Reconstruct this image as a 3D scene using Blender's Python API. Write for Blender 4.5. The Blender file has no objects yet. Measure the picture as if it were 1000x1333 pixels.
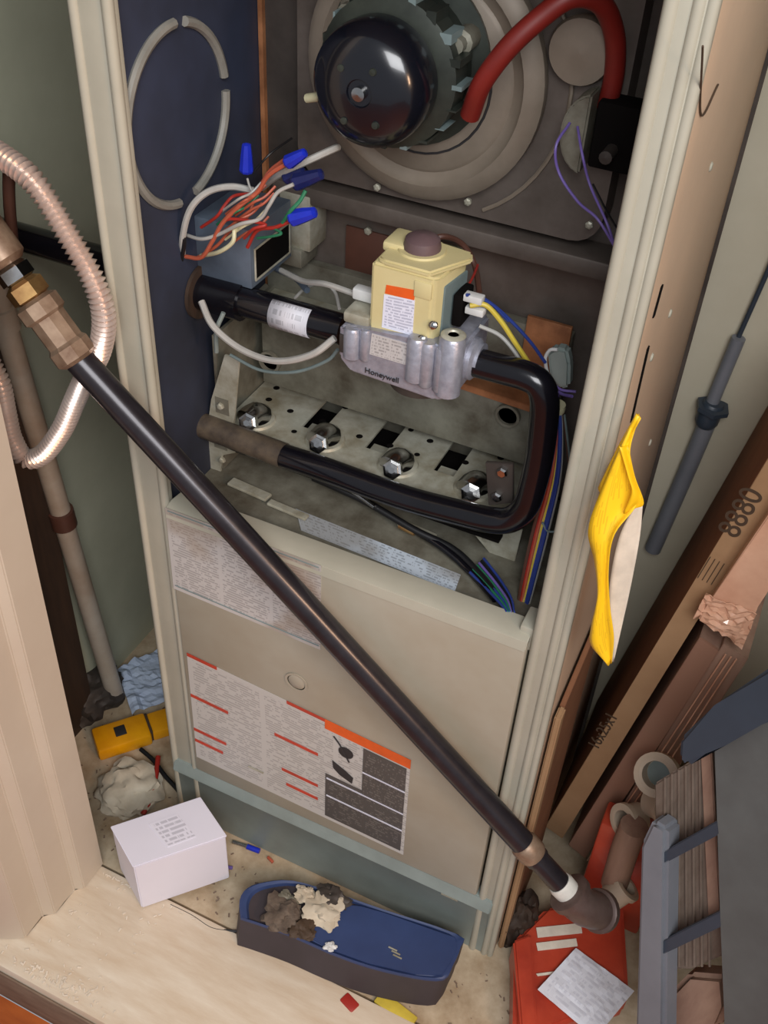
import bpy, bmesh, math, random
from mathutils import Vector, Matrix
random.seed(7)
S = bpy.context.scene
COL = S.collection
# ---------------------------------------------------------------- camera
CAM = Vector((0.592, -0.744, 1.42))
F = 1379.0
RX = Vector((0.90177496, 0.31482559, -0.29611952))   # world X seen from the camera (right, down, forward)
RY = Vector((0.42958005, -0.57746827, 0.69425599))
RZ = Vector((0.04756992, -0.75326971, -0.65598922))
cam = bpy.data.cameras.new('camera')
cam.sensor_fit = 'VERTICAL'; cam.sensor_height = 36.0; cam.lens = 36.0*F/1333.0
cam.clip_start = 0.02
co = bpy.data.objects.new('camera', cam); COL.objects.link(co)
right = Vector((RX[0], RY[0], RZ[0])); up = -Vector((RX[1], RY[1], RZ[1])); back = -Vector((RX[2], RY[2], RZ[2]))
M = Matrix((right, up, back)).transposed().to_4x4(); M.translation = CAM
co.matrix_world = M
S.camera = co
# ---------------------------------------------------------------- world, lights, exposure
S.view_settings.view_transform = 'Standard'; S.view_settings.look = 'None'
S.view_settings.gamma = 1.0; S.view_settings.use_curve_mapping = False
S.view_settings.exposure = 0.28
W = bpy.data.worlds.new('world'); S.world = W; W.use_nodes = True
bg = W.node_tree.nodes['Background']; bg.inputs[0].default_value = (0.88, 0.92, 1.0, 1); bg.inputs[1].default_value = 0.3
def area(name, loc, target, sx, sy, watts, color):
    l = bpy.data.lights.new(name, 'AREA'); l.shape = 'RECTANGLE'; l.size = sx; l.size_y = sy
    l.energy = watts; l.color = color
    o = bpy.data.objects.new(name, l); COL.objects.link(o); o.location = loc
    o.rotation_euler = (Vector(target)-Vector(loc)).to_track_quat('-Z', 'Y').to_euler()
    return o
area('room_ceiling_light', (1.12, -1.4, 2.1), (0.1, 0.1, 0.6), 1.2, 0.9, 36, (0.98, 0.985, 1.0))
area('warm_bounce_light', (1.7, -0.75, 1.35), (0.5, 0.2, 0.6), 0.35, 0.35, 10.5, (1.0, 0.62, 0.38))  # added area light standing in for orange bounce from the right

# ---------------------------------------------------------------- helpers
def at(px, py, **k):
    """photo pixel -> point on the plane x=, y= or z= constant"""
    a, b = px-500.0, py-666.5
    d = Vector((RX[0]*a+RX[1]*b+RX[2]*F, RY[0]*a+RY[1]*b+RY[2]*F, RZ[0]*a+RZ[1]*b+RZ[2]*F))
    (ax, v), = k.items(); i = 'xyz'.index(ax)
    return CAM + d*((v-CAM[i])/d[i])
def lin(c):
    return tuple(((v/255.0)/12.92 if v/255.0 <= 0.04045 else ((v/255.0+0.055)/1.055)**2.4) for v in c)
def mat(name, c, rough=0.6, metal=0.0, c2=None, scale=30.0, amt=0.5, bump=0.0, spec=0.5, stretch=None, coat=0.0):
    m = bpy.data.materials.new(name); m.use_nodes = True
    n, L = m.node_tree.nodes, m.node_tree.links
    b = n['Principled BSDF']; b.inputs['Roughness'].default_value = rough; b.inputs['Metallic'].default_value = metal
    b.inputs['Specular IOR Level'].default_value = spec; b.inputs['Coat Weight'].default_value = coat
    tc = n.new('ShaderNodeTexCoord'); mp = n.new('ShaderNodeMapping'); L.new(tc.outputs['Object'], mp.inputs[0])
    if stretch: mp.inputs['Scale'].default_value = stretch
    no = n.new('ShaderNodeTexNoise'); no.inputs['Scale'].default_value = scale; no.inputs['Detail'].default_value = 5
    no.inputs['Roughness'].default_value = 0.65
    L.new(mp.outputs[0], no.inputs['Vector'])
    cr = n.new('ShaderNodeValToRGB'); L.new(no.outputs['Fac'], cr.inputs[0])
    cr.color_ramp.elements[0].position = 0.5-0.28*amt-0.05; cr.color_ramp.elements[1].position = 0.5+0.28*(1-amt)+0.1
    if c2 is None: c2 = tuple(v*0.86 for v in c)
    cr.color_ramp.elements[0].color = lin(c2)+(1,); cr.color_ramp.elements[1].color = lin(c)+(1,)
    L.new(cr.outputs[0], b.inputs['Base Color'])
    if bump:
        bp = n.new('ShaderNodeBump'); bp.inputs['Strength'].default_value = bump; bp.inputs['Distance'].default_value = 0.002
        L.new(no.outputs['Fac'], bp.inputs['Height']); L.new(bp.outputs[0], b.inputs['Normal'])
    return m
def print_mat(name, paper, ink, rows, cols=3, density=0.5, rough=0.45, smear=None):
    """fine illegible print laid in rows across a label (UV)"""
    m = bpy.data.materials.new(name); m.use_nodes = True
    n, L = m.node_tree.nodes, m.node_tree.links
    b = n['Principled BSDF']; b.inputs['Roughness'].default_value = rough
    uv = n.new('ShaderNodeUVMap'); sp = n.new('ShaderNodeSeparateXYZ'); L.new(uv.outputs[0], sp.inputs[0])
    def math_(op, a, bb=None):
        x = n.new('ShaderNodeMath'); x.operation = op
        for i, v in enumerate((a, bb)):
            if v is None: continue
            if isinstance(v, (int, float)): x.inputs[i].default_value = v
            else: L.new(v, x.inputs[i])
        return x.outputs[0]
    r = math_('MULTIPLY', sp.outputs[1], rows); fr = math_('FRACT', r); row = math_('FLOOR', r)
    line = math_('LESS_THAN', fr, 0.55)
    cb = n.new('ShaderNodeCombineXYZ'); L.new(math_('MULTIPLY', sp.outputs[0], cols*9), cb.inputs[0]); L.new(math_('MULTIPLY', row, 7.3), cb.inputs[1])
    nz = n.new('ShaderNodeTexNoise'); nz.inputs['Scale'].default_value = 1.0; nz.inputs['Detail'].default_value = 2; L.new(cb.outputs[0], nz.inputs['Vector'])
    word = math_('GREATER_THAN', nz.outputs['Fac'], 0.62-0.25*density)
    margin = math_('MULTIPLY', math_('GREATER_THAN', math_('FRACT', math_('MULTIPLY', sp.outputs[0], cols)), 0.07), math_('LESS_THAN', math_('ABSOLUTE', math_('SUBTRACT', sp.outputs[1], 0.5)), 0.46))
    f = math_('MULTIPLY', math_('MULTIPLY', line, word), margin)
    f = math_('MULTIPLY', f, 0.42)
    mx = n.new('ShaderNodeMix'); mx.data_type = 'RGBA'; L.new(f, mx.inputs['Factor'])
    mx.inputs['A'].default_value = lin(paper)+(1,); mx.inputs['B'].default_value = lin(ink)+(1,)
    out = mx.outputs['Result']
    if smear:
        tc = n.new('ShaderNodeTexCoord'); n2 = n.new('ShaderNodeTexNoise'); n2.inputs['Scale'].default_value = 14; L.new(tc.outputs['Object'], n2.inputs['Vector'])
        cr = n.new('ShaderNodeValToRGB'); cr.color_ramp.elements[0].position = .48; cr.color_ramp.elements[1].position = .62
        L.new(n2.outputs['Fac'], cr.inputs[0])
        m2 = n.new('ShaderNodeMix'); m2.data_type = 'RGBA'; L.new(math_('MULTIPLY', cr.outputs[0], 0.6), m2.inputs['Factor']); L.new(out, m2.inputs['A']); m2.inputs['B'].default_value = lin(smear)+(1,)
        out = m2.outputs['Result']
    L.new(out, b.inputs['Base Color'])
    return m

def link(name, me, m, parent=None, smooth=False, inv=None):
    me.materials.append(m)
    o = bpy.data.objects.new(name, me); COL.objects.link(o)
    if smooth:
        for p in me.polygons: p.use_smooth = True
    if parent:
        o.parent = parent
        o.matrix_parent_inverse = Matrix.Translation(-parent.location)   # meshes keep their vertices in world coordinates
    return o
def fin(name, bm, m, parent=None, smooth=False):
    bmesh.ops.recalc_face_normals(bm, faces=bm.faces)
    me = bpy.data.meshes.new(name); bm.to_mesh(me); bm.free()
    o = link(name, me, m, parent)
    if smooth:
        for p in me.polygons: p.use_smooth = True
        try: me.set_sharp_from_angle(angle=math.radians(40))
        except Exception: pass
    return o
def tag(o, label, cat, group=None, kind=None):
    if label: o['label'] = label
    if cat: o['category'] = cat
    if group: o['group'] = group
    if kind: o['kind'] = kind
    return o
def thing(name, label, cat, loc, group=None):
    o = bpy.data.objects.new(name, None); COL.objects.link(o); o.location = loc; o.empty_display_size = .05
    return tag(o, label, cat, group)
def struct(o): o['kind'] = 'structure'; return o

def bm_box(bm, a, b, bev=0.0, mtx=None):
    a, b = Vector(a), Vector(b)
    r = bmesh.ops.create_cube(bm, size=1.0)
    vs = r['verts']; c = (a+b)/2; s = b-a
    for v in vs: v.co = Vector((v.co.x*abs(s.x), v.co.y*abs(s.y), v.co.z*abs(s.z)))
    if bev > 0:
        es = list({e for v in vs for e in v.link_edges})
        rr = bmesh.ops.bevel(bm, geom=es, offset=bev, segments=2, affect='EDGES', profile=0.5)
        vs = list({v for f in rr['faces'] for v in f.verts} | {v for v in vs if v.is_valid})
    for v in vs:
        v.co = v.co + c
        if mtx: v.co = mtx @ v.co
def box(name, a, b, m, parent=None, bev=0.002, mtx=None):
    bm = bmesh.new(); bm_box(bm, a, b, bev, mtx); return fin(name, bm, m, parent, smooth=bev > 0)
def bm_tube(bm, pts, r, seg=12, closed=False, cap=True):
    n = len(pts); rings = []; ref = None
    for i, p in enumerate(pts):
        if closed: t = pts[(i+1) % n]-pts[i-1]
        else: t = pts[min(i+1, n-1)]-pts[max(i-1, 0)]
        t = t.normalized() if t.length > 1e-9 else Vector((0, 0, 1))
        if ref is None: ref = t.orthogonal().normalized()
        ref = (ref-t*ref.dot(t)); ref = ref.normalized() if ref.length > 1e-6 else t.orthogonal().normalized()
        bn = t.cross(ref); rr = r[i] if isinstance(r, (list, tuple)) else r
        rings.append([bm.verts.new(p+(ref*math.cos(2*math.pi*k/seg)+bn*math.sin(2*math.pi*k/seg))*rr) for k in range(seg)])
    for i in range(n if closed else n-1):
        A, B = rings[i], rings[(i+1) % n]
        for k in range(seg): bm.faces.new((A[k], A[(k+1) % seg], B[(k+1) % seg], B[k]))
    if cap and not closed:
        bm.faces.new(rings[0][::-1]); bm.faces.new(rings[-1])
def spline(pts, sub=8):
    pts = [Vector(p) for p in pts]
    if len(pts) < 3: return pts
    out = []
    P = [pts[0]*2-pts[1]]+pts+[pts[-1]*2-pts[-2]]
    for i in range(1, len(P)-2):
        for k in range(sub):
            t = k/sub; a, b, c, d = P[i-1], P[i], P[i+1], P[i+2]
            out.append(0.5*((2*b)+(c-a)*t+(2*a-5*b+4*c-d)*t*t+(3*b-a-3*c+d)*t**3))
    out.append(pts[-1]); return out
def tube(name, pts, r, m, parent=None, seg=12, sub=8, smooth=True):
    bm = bmesh.new(); bm_tube(bm, spline(pts, sub) if sub else [Vector(p) for p in pts], r, seg); return fin(name, bm, m, parent, smooth)
def lathe(name, prof, origin, axis, m, parent=None, seg=32, smooth=True, bm=None, caps=True):
    """prof = (radius, distance along axis) pairs"""
    own = bm is None
    if own: bm = bmesh.new()
    ax = Vector(axis).normalized(); u = ax.orthogonal().normalized(); w = ax.cross(u); o = Vector(origin)
    rings = []
    for r, d in prof:
        rings.append([bm.verts.new(o+ax*d+(u*math.cos(2*math.pi*k/seg)+w*math.sin(2*math.pi*k/seg))*max(r, 1e-5)) for k in range(seg)])
    for A, B in zip(rings, rings[1:]):
        for k in range(seg): bm.faces.new((A[k], A[(k+1) % seg], B[(k+1) % seg], B[k]))
    if caps and prof[0][0] > 1e-4: bm.faces.new(rings[0][::-1])
    if caps and prof[-1][0] > 1e-4: bm.faces.new(rings[-1])
    if own: return fin(name, bm, m, parent, smooth)
def prism(name, poly, ext, m, parent=None, bev=0.0, smooth=False):
    """closed polygon of 3D points, extruded by the vector ext"""
    bm = bmesh.new(); ext = Vector(ext)
    a = [bm.verts.new(Vector(p)) for p in poly]; b = [bm.verts.new(Vector(p)+ext) for p in poly]
    bm.faces.new(a); bm.faces.new(b[::-1]); n = len(poly)
    for i in range(n): bm.faces.new((a[i], b[i], b[(i+1) % n], a[(i+1) % n]))
    if bev: bmesh.ops.bevel(bm, geom=list(bm.edges), offset=bev, segments=2, affect='EDGES')
    return fin(name, bm, m, parent, smooth or bev > 0)
def label_quad(name, c4, m, parent, thick=0.0006):
    """thin printed sheet: corners TL TR BR BL; its front carries the UVs"""
    c4 = [Vector(p) for p in c4]
    nrm = (c4[3]-c4[0]).cross(c4[1]-c4[0]).normalized()
    bm = bmesh.new(); uvl = bm.loops.layers.uv.new('UVMap')
    f = [bm.verts.new(p) for p in c4]; b = [bm.verts.new(p-nrm*thick) for p in c4]
    ff = bm.faces.new(f); bm.faces.new(b[::-1])
    for i in range(4): bm.faces.new((f[i], b[i], b[(i+1) % 4], f[(i+1) % 4]))
    for lp, uv in zip(ff.loops, ((0, 1), (1, 1), (1, 0), (0, 0))): lp[uvl].uv = uv
    me = bpy.data.meshes.new(name); bm.to_mesh(me); bm.free()
    return link(name, me, m, parent)
def text(name, s, origin, xdir, ydir, size, m, parent, depth=0.0004):
    cu = bpy.data.curves.new(name, 'FONT'); cu.body = s; cu.size = size; cu.extrude = depth; cu.align_x = 'CENTER'; cu.align_y = 'CENTER'
    o = bpy.data.objects.new('tmp', cu); COL.objects.link(o)
    bpy.context.view_layer.update()
    me = bpy.data.meshes.new_from_object(o.evaluated_get(bpy.context.evaluated_depsgraph_get()))
    bpy.data.objects.remove(o); bpy.data.curves.remove(cu)
    x = Vector(xdir).normalized(); z = x.cross(Vector(ydir)).normalized(); y = z.cross(x)
    T = Matrix((x, y, z)).transposed().to_4x4(); T.translation = Vector(origin)
    me.transform(T); me.materials.clear(); me.name = name
    return link(name, me, m, parent)

# ---------------------------------------------------------------- materials
Mt = {}
Mt['beige'] = mat('beige_enamel', (170, 166, 152), .42, c2=(152, 141, 122), scale=4, amt=.5)
Mt['flange'] = mat('cream_enamel', (178, 174, 158), .4, c2=(164, 160, 144), scale=8)
Mt['tan'] = mat('warm_lit_enamel', (204, 174, 146), .45, c2=(192, 164, 138), scale=7)  # casing enamel with the warm light on it put into the colour
Mt['liner'] = mat('dark_blue_liner', (50, 57, 78), .6, c2=(28, 29, 34), scale=3.2, amt=.6)
Mt['vest'] = mat('dusty_grey_steel', (112, 102, 95), .55, .25, c2=(76, 67, 60), scale=11, amt=.6, bump=.1)
Mt['ringm'] = mat('pale_grey_rib', (138, 136, 128), .5)
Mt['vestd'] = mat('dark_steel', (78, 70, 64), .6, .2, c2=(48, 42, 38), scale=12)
Mt['galv'] = mat('galvanized_steel', (196, 196, 182), .45, .3, c2=(138, 130, 108), scale=26, amt=.55, bump=.12)
Mt['galvd'] = mat('dusty_galvanized_steel', (136, 134, 120), .55, .25, c2=(70, 60, 46), scale=18, amt=.75, bump=.3)
Mt['rail'] = mat('green_grey_steel', (146, 158, 154), .42, .1, c2=(122, 132, 128), scale=8)
Mt['pipe'] = mat('black_iron', (50, 47, 52), .3, .35, c2=(38, 34, 38), scale=40, stretch=(1, 1, 1), bump=.06, coat=.15)
Mt['man'] = mat('black_enamel', (22, 21, 28), .22, .2, c2=(14, 13, 18), scale=20, coat=.3)
Mt['mand'] = mat('dusty_black_enamel', (38, 34, 36), .4, .1, c2=(96, 84, 70), scale=45, amt=.25, bump=.1)
Mt['alu'] = mat('cast_aluminium', (178, 180, 192), .38, .5, c2=(150, 152, 164), scale=120, bump=.25)
Mt['chrome'] = mat('bright_steel', (205, 205, 205), .18, 1.0, c2=(170, 170, 168), scale=60)
Mt['yelpl'] = mat('cream_plastic', (206, 194, 146), .42, c2=(194, 180, 130), scale=12)
Mt['greyc'] = mat('blue_grey_plastic', (120, 136, 136), .4)
Mt['knob'] = mat('purple_brown_plastic', (104, 82, 84), .5)
Mt['orange'] = mat('orange_print', (232, 96, 30), .5)
Mt['redp'] = mat('red_print', (196, 66, 44), .5)
Mt['ink'] = mat('dark_ink', (44, 42, 44), .6)
Mt['inkb'] = mat('brown_ink', (74, 56, 40), .7)
Mt['white'] = mat('white_plastic', (222, 222, 220), .4)
Mt['wwire'] = mat('white_wire', (180, 178, 172), .4)
Mt['blue'] = mat('blue_plastic', (28, 48, 190), .35)
Mt['dblue'] = mat('navy_plastic', (26, 34, 90), .4)
Mt['orw'] = mat('orange_wire', (186, 92, 66), .45)
Mt['redw'] = mat('red_wire', (170, 44, 34), .45)
Mt['green'] = mat('green_wire', (40, 120, 84), .45)
Mt['yelw'] = mat('yellow_wire', (214, 190, 70), .45)
Mt['bluew'] = mat('blue_wire', (44, 64, 140), .45)
Mt['blackw'] = mat('black_wire', (22, 22, 24), .45)
Mt['brownw'] = mat('brown_wire', (90, 56, 44), .5)
Mt['purple'] = mat('purple_wire', (116, 96, 170), .45)
Mt['creamw'] = mat('cream_wire', (210, 204, 166), .45)
Mt['jbox'] = mat('blue_grey_steel', (116, 130, 146), .4, .4, c2=(84, 94, 108), scale=10)
Mt['hole'] = mat('hole_shade_black', (14, 11, 10), .9, spec=.1)  # shade inside holes and slots put in as near-black; black parts too
Mt['mcap'] = mat('black_gloss_plastic', (16, 18, 26), .22, coat=.4)
Mt['motor'] = mat('motor_steel', (70, 76, 68), .45, .5, c2=(40, 44, 40), scale=14)
Mt['hous'] = mat('cream_grey_steel', (146, 134, 120), .5, .15, c2=(118, 106, 92), scale=9)
Mt['redrub'] = mat('red_silicone', (124, 30, 22), .5)
Mt['copper'] = mat('rust_stained_steel', (190, 130, 88), .5, .3, c2=(120, 74, 46), scale=22, amt=.6)
Mt['card'] = mat('brown_cardboard', (140, 96, 68), .75, c2=(116, 76, 54), scale=7, spec=.2)
Mt['cardl'] = mat('light_cardboard', (170, 136, 102), .7, c2=(152, 118, 86), scale=9, spec=.2)
Mt['cardp'] = mat('pinkish_cardboard', (178, 146, 124), .6, c2=(130, 98, 84), scale=20, spec=.3, stretch=(1, 1, .15))
Mt['film'] = mat('plastic_wrapped_cardboard', (226, 180, 150), .25, c2=(200, 150, 122), scale=12, coat=.5)
Mt['wallg'] = mat('grey_green_wall', (190, 190, 166), .7, c2=(168, 168, 146), scale=4, spec=.2)
Mt['wallw'] = mat('off_white_wall', (196, 188, 168), .7, c2=(180, 172, 150), scale=5, spec=.2)
Mt['jamb'] = mat('beige_painted_wood', (200, 188, 170), .5, c2=(192, 178, 160), scale=6, bump=.05)
Mt['wood'] = mat('bare_wood', (224, 212, 192), .6, c2=(204, 184, 158), scale=10, stretch=(1, 5, 1), bump=.15)
Mt['fluff'] = mat('grey_brown_fluff', (120, 106, 92), .9, c2=(70, 58, 50), scale=60)  # grey-brown colour of a scrap in the tray
Mt['woodd'] = mat('grey_brown_wood', (140, 120, 102), .7, c2=(110, 90, 74), scale=14, stretch=(1, 4, 4))
Mt['subfl'] = mat('dusty_subfloor', (206, 190, 164), .8, c2=(150, 128, 100), scale=16, bump=.4, spec=.2)
Mt['orangefl'] = mat('orange_wood_floor', (176, 92, 38), .45, c2=(140, 66, 24), scale=6, stretch=(1, 6, 1))
Mt['dbrown'] = mat('dark_brown_wood', (64, 46, 32), .75, c2=(40, 28, 20), scale=12, stretch=(4, 4, .6))
Mt['pvc'] = mat('grey_white_plastic_pipe', (190, 182, 168), .4, c2=(160, 140, 120), scale=7)
Mt['flex'] = mat('corrugated_steel', (222, 206, 196), .28, .55, c2=(204, 182, 170), scale=20)
Mt['brass'] = mat('brass', (206, 168, 110), .3, .8, c2=(150, 108, 70), scale=40)
Mt['fitt'] = mat('worn_pipe_fitting', (168, 146, 124), .45, .4, c2=(110, 84, 66), scale=30)
Mt['yelp'] = mat('yellow_paper', (250, 200, 24), .5, c2=(238, 184, 14), scale=14)
Mt['cream'] = mat('cream_card', (240, 226, 206), .45)
Mt['meter'] = mat('yellow_orange_plastic', (238, 168, 12), .4, c2=(214, 140, 10), scale=20)
Mt['paperb'] = mat('pale_blue_paper', (190, 204, 224), .7, c2=(168, 182, 204), scale=18, bump=.2)
Mt['rag'] = mat('cream_cloth', (206, 196, 176), .85, c2=(176, 162, 140), scale=24, bump=.4)
Mt['wbox'] = mat('white_carton', (226, 224, 236), .5, c2=(220, 218, 230), scale=5)
Mt['navy'] = mat('navy_blue_plastic', (50, 68, 112), .5, c2=(40, 54, 92), scale=9)
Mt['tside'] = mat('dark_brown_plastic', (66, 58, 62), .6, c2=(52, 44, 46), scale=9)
Mt['crate'] = mat('charcoal_plastic', (96, 98, 96), .6, c2=(80, 80, 78), scale=10)
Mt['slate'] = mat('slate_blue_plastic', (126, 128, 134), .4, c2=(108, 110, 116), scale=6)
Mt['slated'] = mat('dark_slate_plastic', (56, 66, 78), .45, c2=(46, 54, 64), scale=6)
Mt['ribs'] = mat('brown_ribbed_board', (120, 104, 92), .7, c2=(96, 80, 68), scale=9, stretch=(8, 8, .5))
Mt['redbag'] = mat('orange_red_packaging', (206, 78, 50), .4, c2=(164, 52, 34), scale=9, coat=.2)
Mt['rust'] = mat('brown_iron', (110, 92, 86), .4, .3, c2=(84, 66, 60), scale=25)
Mt['tape'] = mat('white_thread_tape', (226, 222, 212), .5)
Mt['lab_top'] = print_mat('wiring_label_print', (190, 187, 184), (90, 86, 88), 34, 3, .6, smear=(150, 134, 116))
Mt['lab_bot'] = print_mat('safety_label_print', (188, 185, 180), (112, 108, 108), 46, 3, .6)
Mt['lab_dark'] = print_mat('dark_table_print', (76, 72, 70), (128, 122, 116), 22, 2, .35)
Mt['lab_shelf'] = print_mat('rating_label_print', (190, 202, 214), (60, 64, 72), 7, 5, .45, smear=(120, 112, 98))
Mt['lab_valve'] = print_mat('valve_warning_print', (218, 220, 234), (96, 100, 130), 12, 1, .7)
Mt['lab_val2'] = print_mat('valve_rating_print', (186, 182, 180), (70, 66, 66), 7, 2, .5)
Mt['lab_box'] = print_mat('carton_print', (226, 224, 236), (130, 128, 140), 6, 1, .7)
Mt['lab_paper'] = print_mat('paper_print', (226, 224, 230), (190, 188, 198), 12, 1, .5)
Mt['lab_yel'] = print_mat('yellow_sheet_print', (250, 200, 30), (200, 150, 24), 16, 1, .4)
Mt['lab_pipe'] = print_mat('pipe_label_print', (216, 214, 220), (120, 118, 122), 4, 2, .5)
Mt['card_stripe'] = print_mat('carton_edge_print', (150, 112, 92), (92, 60, 46), 3, 6, .5)

# ================================================================ SETTING
FZ = -0.022
struct(box('floor', (-0.4, -0.135, FZ-0.05), (0.95, 0.6, FZ), Mt['subfl'], bev=0))
struct(box('floor', (-1.6, -2.6, -0.16), (2.4, -0.33, -0.11), Mt['orangefl'], bev=0))
struct(box('trim_1', (-0.5, -0.325, -0.075), (1.3, -0.14, -0.014), Mt['wood'], bev=.004))
struct(box('trim_2', (-0.5, -0.329, -0.11), (1.3, -0.326, -0.03), Mt['woodd'], bev=.0008))
struct(box('wall_left', (-0.36, -0.13, FZ), (-0.29, 0.6, 2.1), Mt['wallg'], bev=0))
struct(box('trim_3', (-0.289, -0.12, FZ), (-0.262, 0.085, 2.1), Mt['dbrown'], bev=.003))
struct(box('wall_back', (-0.36, 0.46, FZ), (0.95, 0.52, 2.1), Mt['wallw'], bev=0))
struct(box('wall_right', (0.86, -0.13, FZ), (0.92, 0.46, 2.1), Mt['wallw'], bev=0))
struct(box('ceiling', (-0.4, -0.33, 2.05), (0.95, 0.52, 2.12), Mt['wallw'], bev=0))
# moulded jamb at the left of the closet opening
J = [(-.074, -.137), (-.074, -.182), (-.086, -.19), (-.086, -.232), (-.1, -.242), (-.1, -.278), (-.114, -.288),
     (-.14, -.3), (-.45, -.3), (-.45, -.137)]
j = prism('door_1', [(x-.006, y, -.014) for x, y in J], (0.022, 0, 2.2), Mt['jamb'], bev=.0015); struct(j)
struct(box('trim_4', (-.5, -.315, -.014), (-.145, -.301, 2.1), Mt['jamb'], bev=.004))
struct(box('trim_5', (0.9, -.3, -.014), (1.3, -.14, 2.1), Mt['jamb'], bev=.004))
struct(box('trim_6', (-.5, -.3, 2.0), (1.3, -.14, 2.15), Mt['jamb'], bev=.004))  # unseen closet header, added to block overhead light

# ================================================================ FURNACE
fur = thing('furnace', 'tall beige gas furnace, open in the closet, burners and wiring exposed above its door', 'furnace', (0.228, 0.18, FZ))
def fp(o, label=None):
    if label: o['label'] = label
    return o
# casing
box('side_panel', (-.034, .004, FZ), (0.0, .37, 1.62), Mt['liner'], fur, .001)['label'] = 'dark blue lined left side of the casing'
sp = box('side_panel', (.4655, .0065, FZ), (.484, .37, 1.62), Mt['tan'], fur, .001); sp['label'] = 'enamelled right side of the casing with narrow slots, warm light painted in as tan'
for pts in (((862, 372), (851, 412)), ((844, 452), (822, 548))):
    a, b = at(*pts[0], x=.4845), at(*pts[1], x=.4845)
    prism('slot', [a+Vector((-.001, -.003, 0)), a+Vector((-.001, .003, 0)), b+Vector((-.001, .003, 0)), b+Vector((-.001, -.003, 0))], (.0018, 0, 0), Mt['hole'], sp)
for q in ((925, 217), (848, 465), (846, 576), (872, 408)):
    p = at(*q, x=.484); lathe('dimple', [(.0045, 0), (.0032, .0016), (0, .002)], p, (1, 0, 0), Mt['flange'], sp, 14)
tube('scratch', [at(915, 60, x=.485), at(913, 150, x=.485), at(935, 110, x=.485)], .0008, Mt['inkb'], sp, 6)
box('back_panel', (-.034, .37, FZ), (.488, .376, 1.62), Mt['vestd'], fur, 0)
box('added_shade_panel', (0.0, .012, 1.27), (.4655, .249, 1.285), Mt['beige'], fur, .001)  # unseen panel added as a roof to shade the upper vest
# flanges, with rolled lips and a groove
def flange(x0, x1, inner):
    f = box('flange', (x0, -.006, FZ), (x1, .006, 1.62), Mt['flange'], fur, .002)
    bm = bmesh.new(); bm_tube(bm, [Vector((inner, -.004, FZ)), Vector((inner, -.004, 1.62))], .0055, 12); fin('lip', bm, Mt['flange'], f, True)
    return f
fl = flange(-.036, .008, .004)
bm = bmesh.new(); bm_tube(bm, [Vector((-.03, -.005, FZ)), Vector((-.03, -.005, 1.62))], .005, 12); fin('lip', bm, Mt['flange'], fl, True)
fr = flange(.4505, .4845, .4545)
bm = bmesh.new(); bm_tube(bm, [Vector((.472, -.0045, FZ)), Vector((.472, -.0045, 1.62))], .0045, 12); fin('lip', bm, Mt['flange'], fr, True)
bm = bmesh.new(); bm_tube(bm, [Vector((.4805, -.003, FZ)), Vector((.4805, -.003, 1.62))], .0045, 12); fin('lip', bm, Mt['flange'], fr, True)
box('inner_side', (.449, .0065, .6), (.465, .25, 1.42), Mt['vestd'], fur, 0)
# lower door and base rail
dz0, dz1 = .122, .622
door = box('door_panel', (.0095, -.012, dz0), (.4465, .012, dz1-.004), Mt['beige'], fur, .003)
prism('top_lip', [(.0095, -.014, dz1-.014), (.0095, -.011, dz1-.001), (.0095, .0, dz1+.003), (.0095, .022, dz1), (.0095, .022, dz1-.004), (.0095, -.008, dz1-.006)], (.437, 0, 0), Mt['flange'], door, bev=.0008)
Y = -.0128
def lq(name, px, m, par, y=Y, th=.0006): return label_quad(name, [at(*p, y=y) for p in px], m, par, th)
lq('wiring_label', [(215, 661), (418, 737), (417, 846), (226, 766)], Mt['lab_top'], door)['label'] = 'scuffed white wiring label with rows of fine print'
for a, b in (((218, 665), (415, 739)), ((228, 762), (415, 841))):
    tube('label_border', [at(*a, y=Y-.0007), at(*b, y=Y-.0007)], .0006, Mt['greyc'], door, 6)
def onl(u, v, y):
    """point on the safety sheet: u,v in 0..1 from its upper left corner"""
    A, B, C_, D = [at(*p, y=y) for p in ((243, 850), (535, 990), (525, 1113), (256, 985))]
    return (A*(1-u)+B*u)*(1-v)+(D*(1-u)+C_*u)*v
def lab(name, u0, v0, u1, v1, m, y=Y-.0008, th=.0005): return label_quad(name, [onl(u0, v0, y), onl(u1, v0, y), onl(u1, v1, y), onl(u0, v1, y)], m, door, th)
lab('safety_label', 0, 0, 1, 1, Mt['lab_bot'], Y)['label'] = 'large white safety label with red rules and a dark table'
lab('header_strip', .63, 0, 1, .085, Mt['orange'])
for u0, v0, u1 in ((0, 0, .14), (.0, .37, .18), (.0, .7, .16), (.0, .81, .14), (.46, 0, .63), (.4, .36, .6), (.43, .68, .6), (.45, .82, .6)):
    lab('red_rule', u0, v0, u1, v0+.026, Mt['redp'])
lab('dark_table', .8, .1, .985, .62, Mt['lab_dark']); lab('dark_table', .635, .52, .985, .97, Mt['lab_dark'], Y-.0006)
for v in (.33, .56, .74): lab('white_rule', .64 if v > .5 else .8, v, .985, v+.012, Mt['lab_valve'], Y-.0011)
lathe('pictogram', [(.0105, 0), (.0105, .0005)], onl(.725, .22, Y-.0003), (0, -1, 0), Mt['ink'], door, 18)
tube('pictogram', [onl(.67, .12, Y-.0008), onl(.7, .18, Y-.0008), onl(.74, .3, Y-.0008)], .001, Mt['ink'], door, 6)
prism('pictogram', [onl(u, v, Y-.0011) for u, v in ((.665, .36), (.72, .4), (.76, .44), (.755, .5), (.7, .47), (.67, .43))], (0, .0006, 0), Mt['ink'], door)
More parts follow.
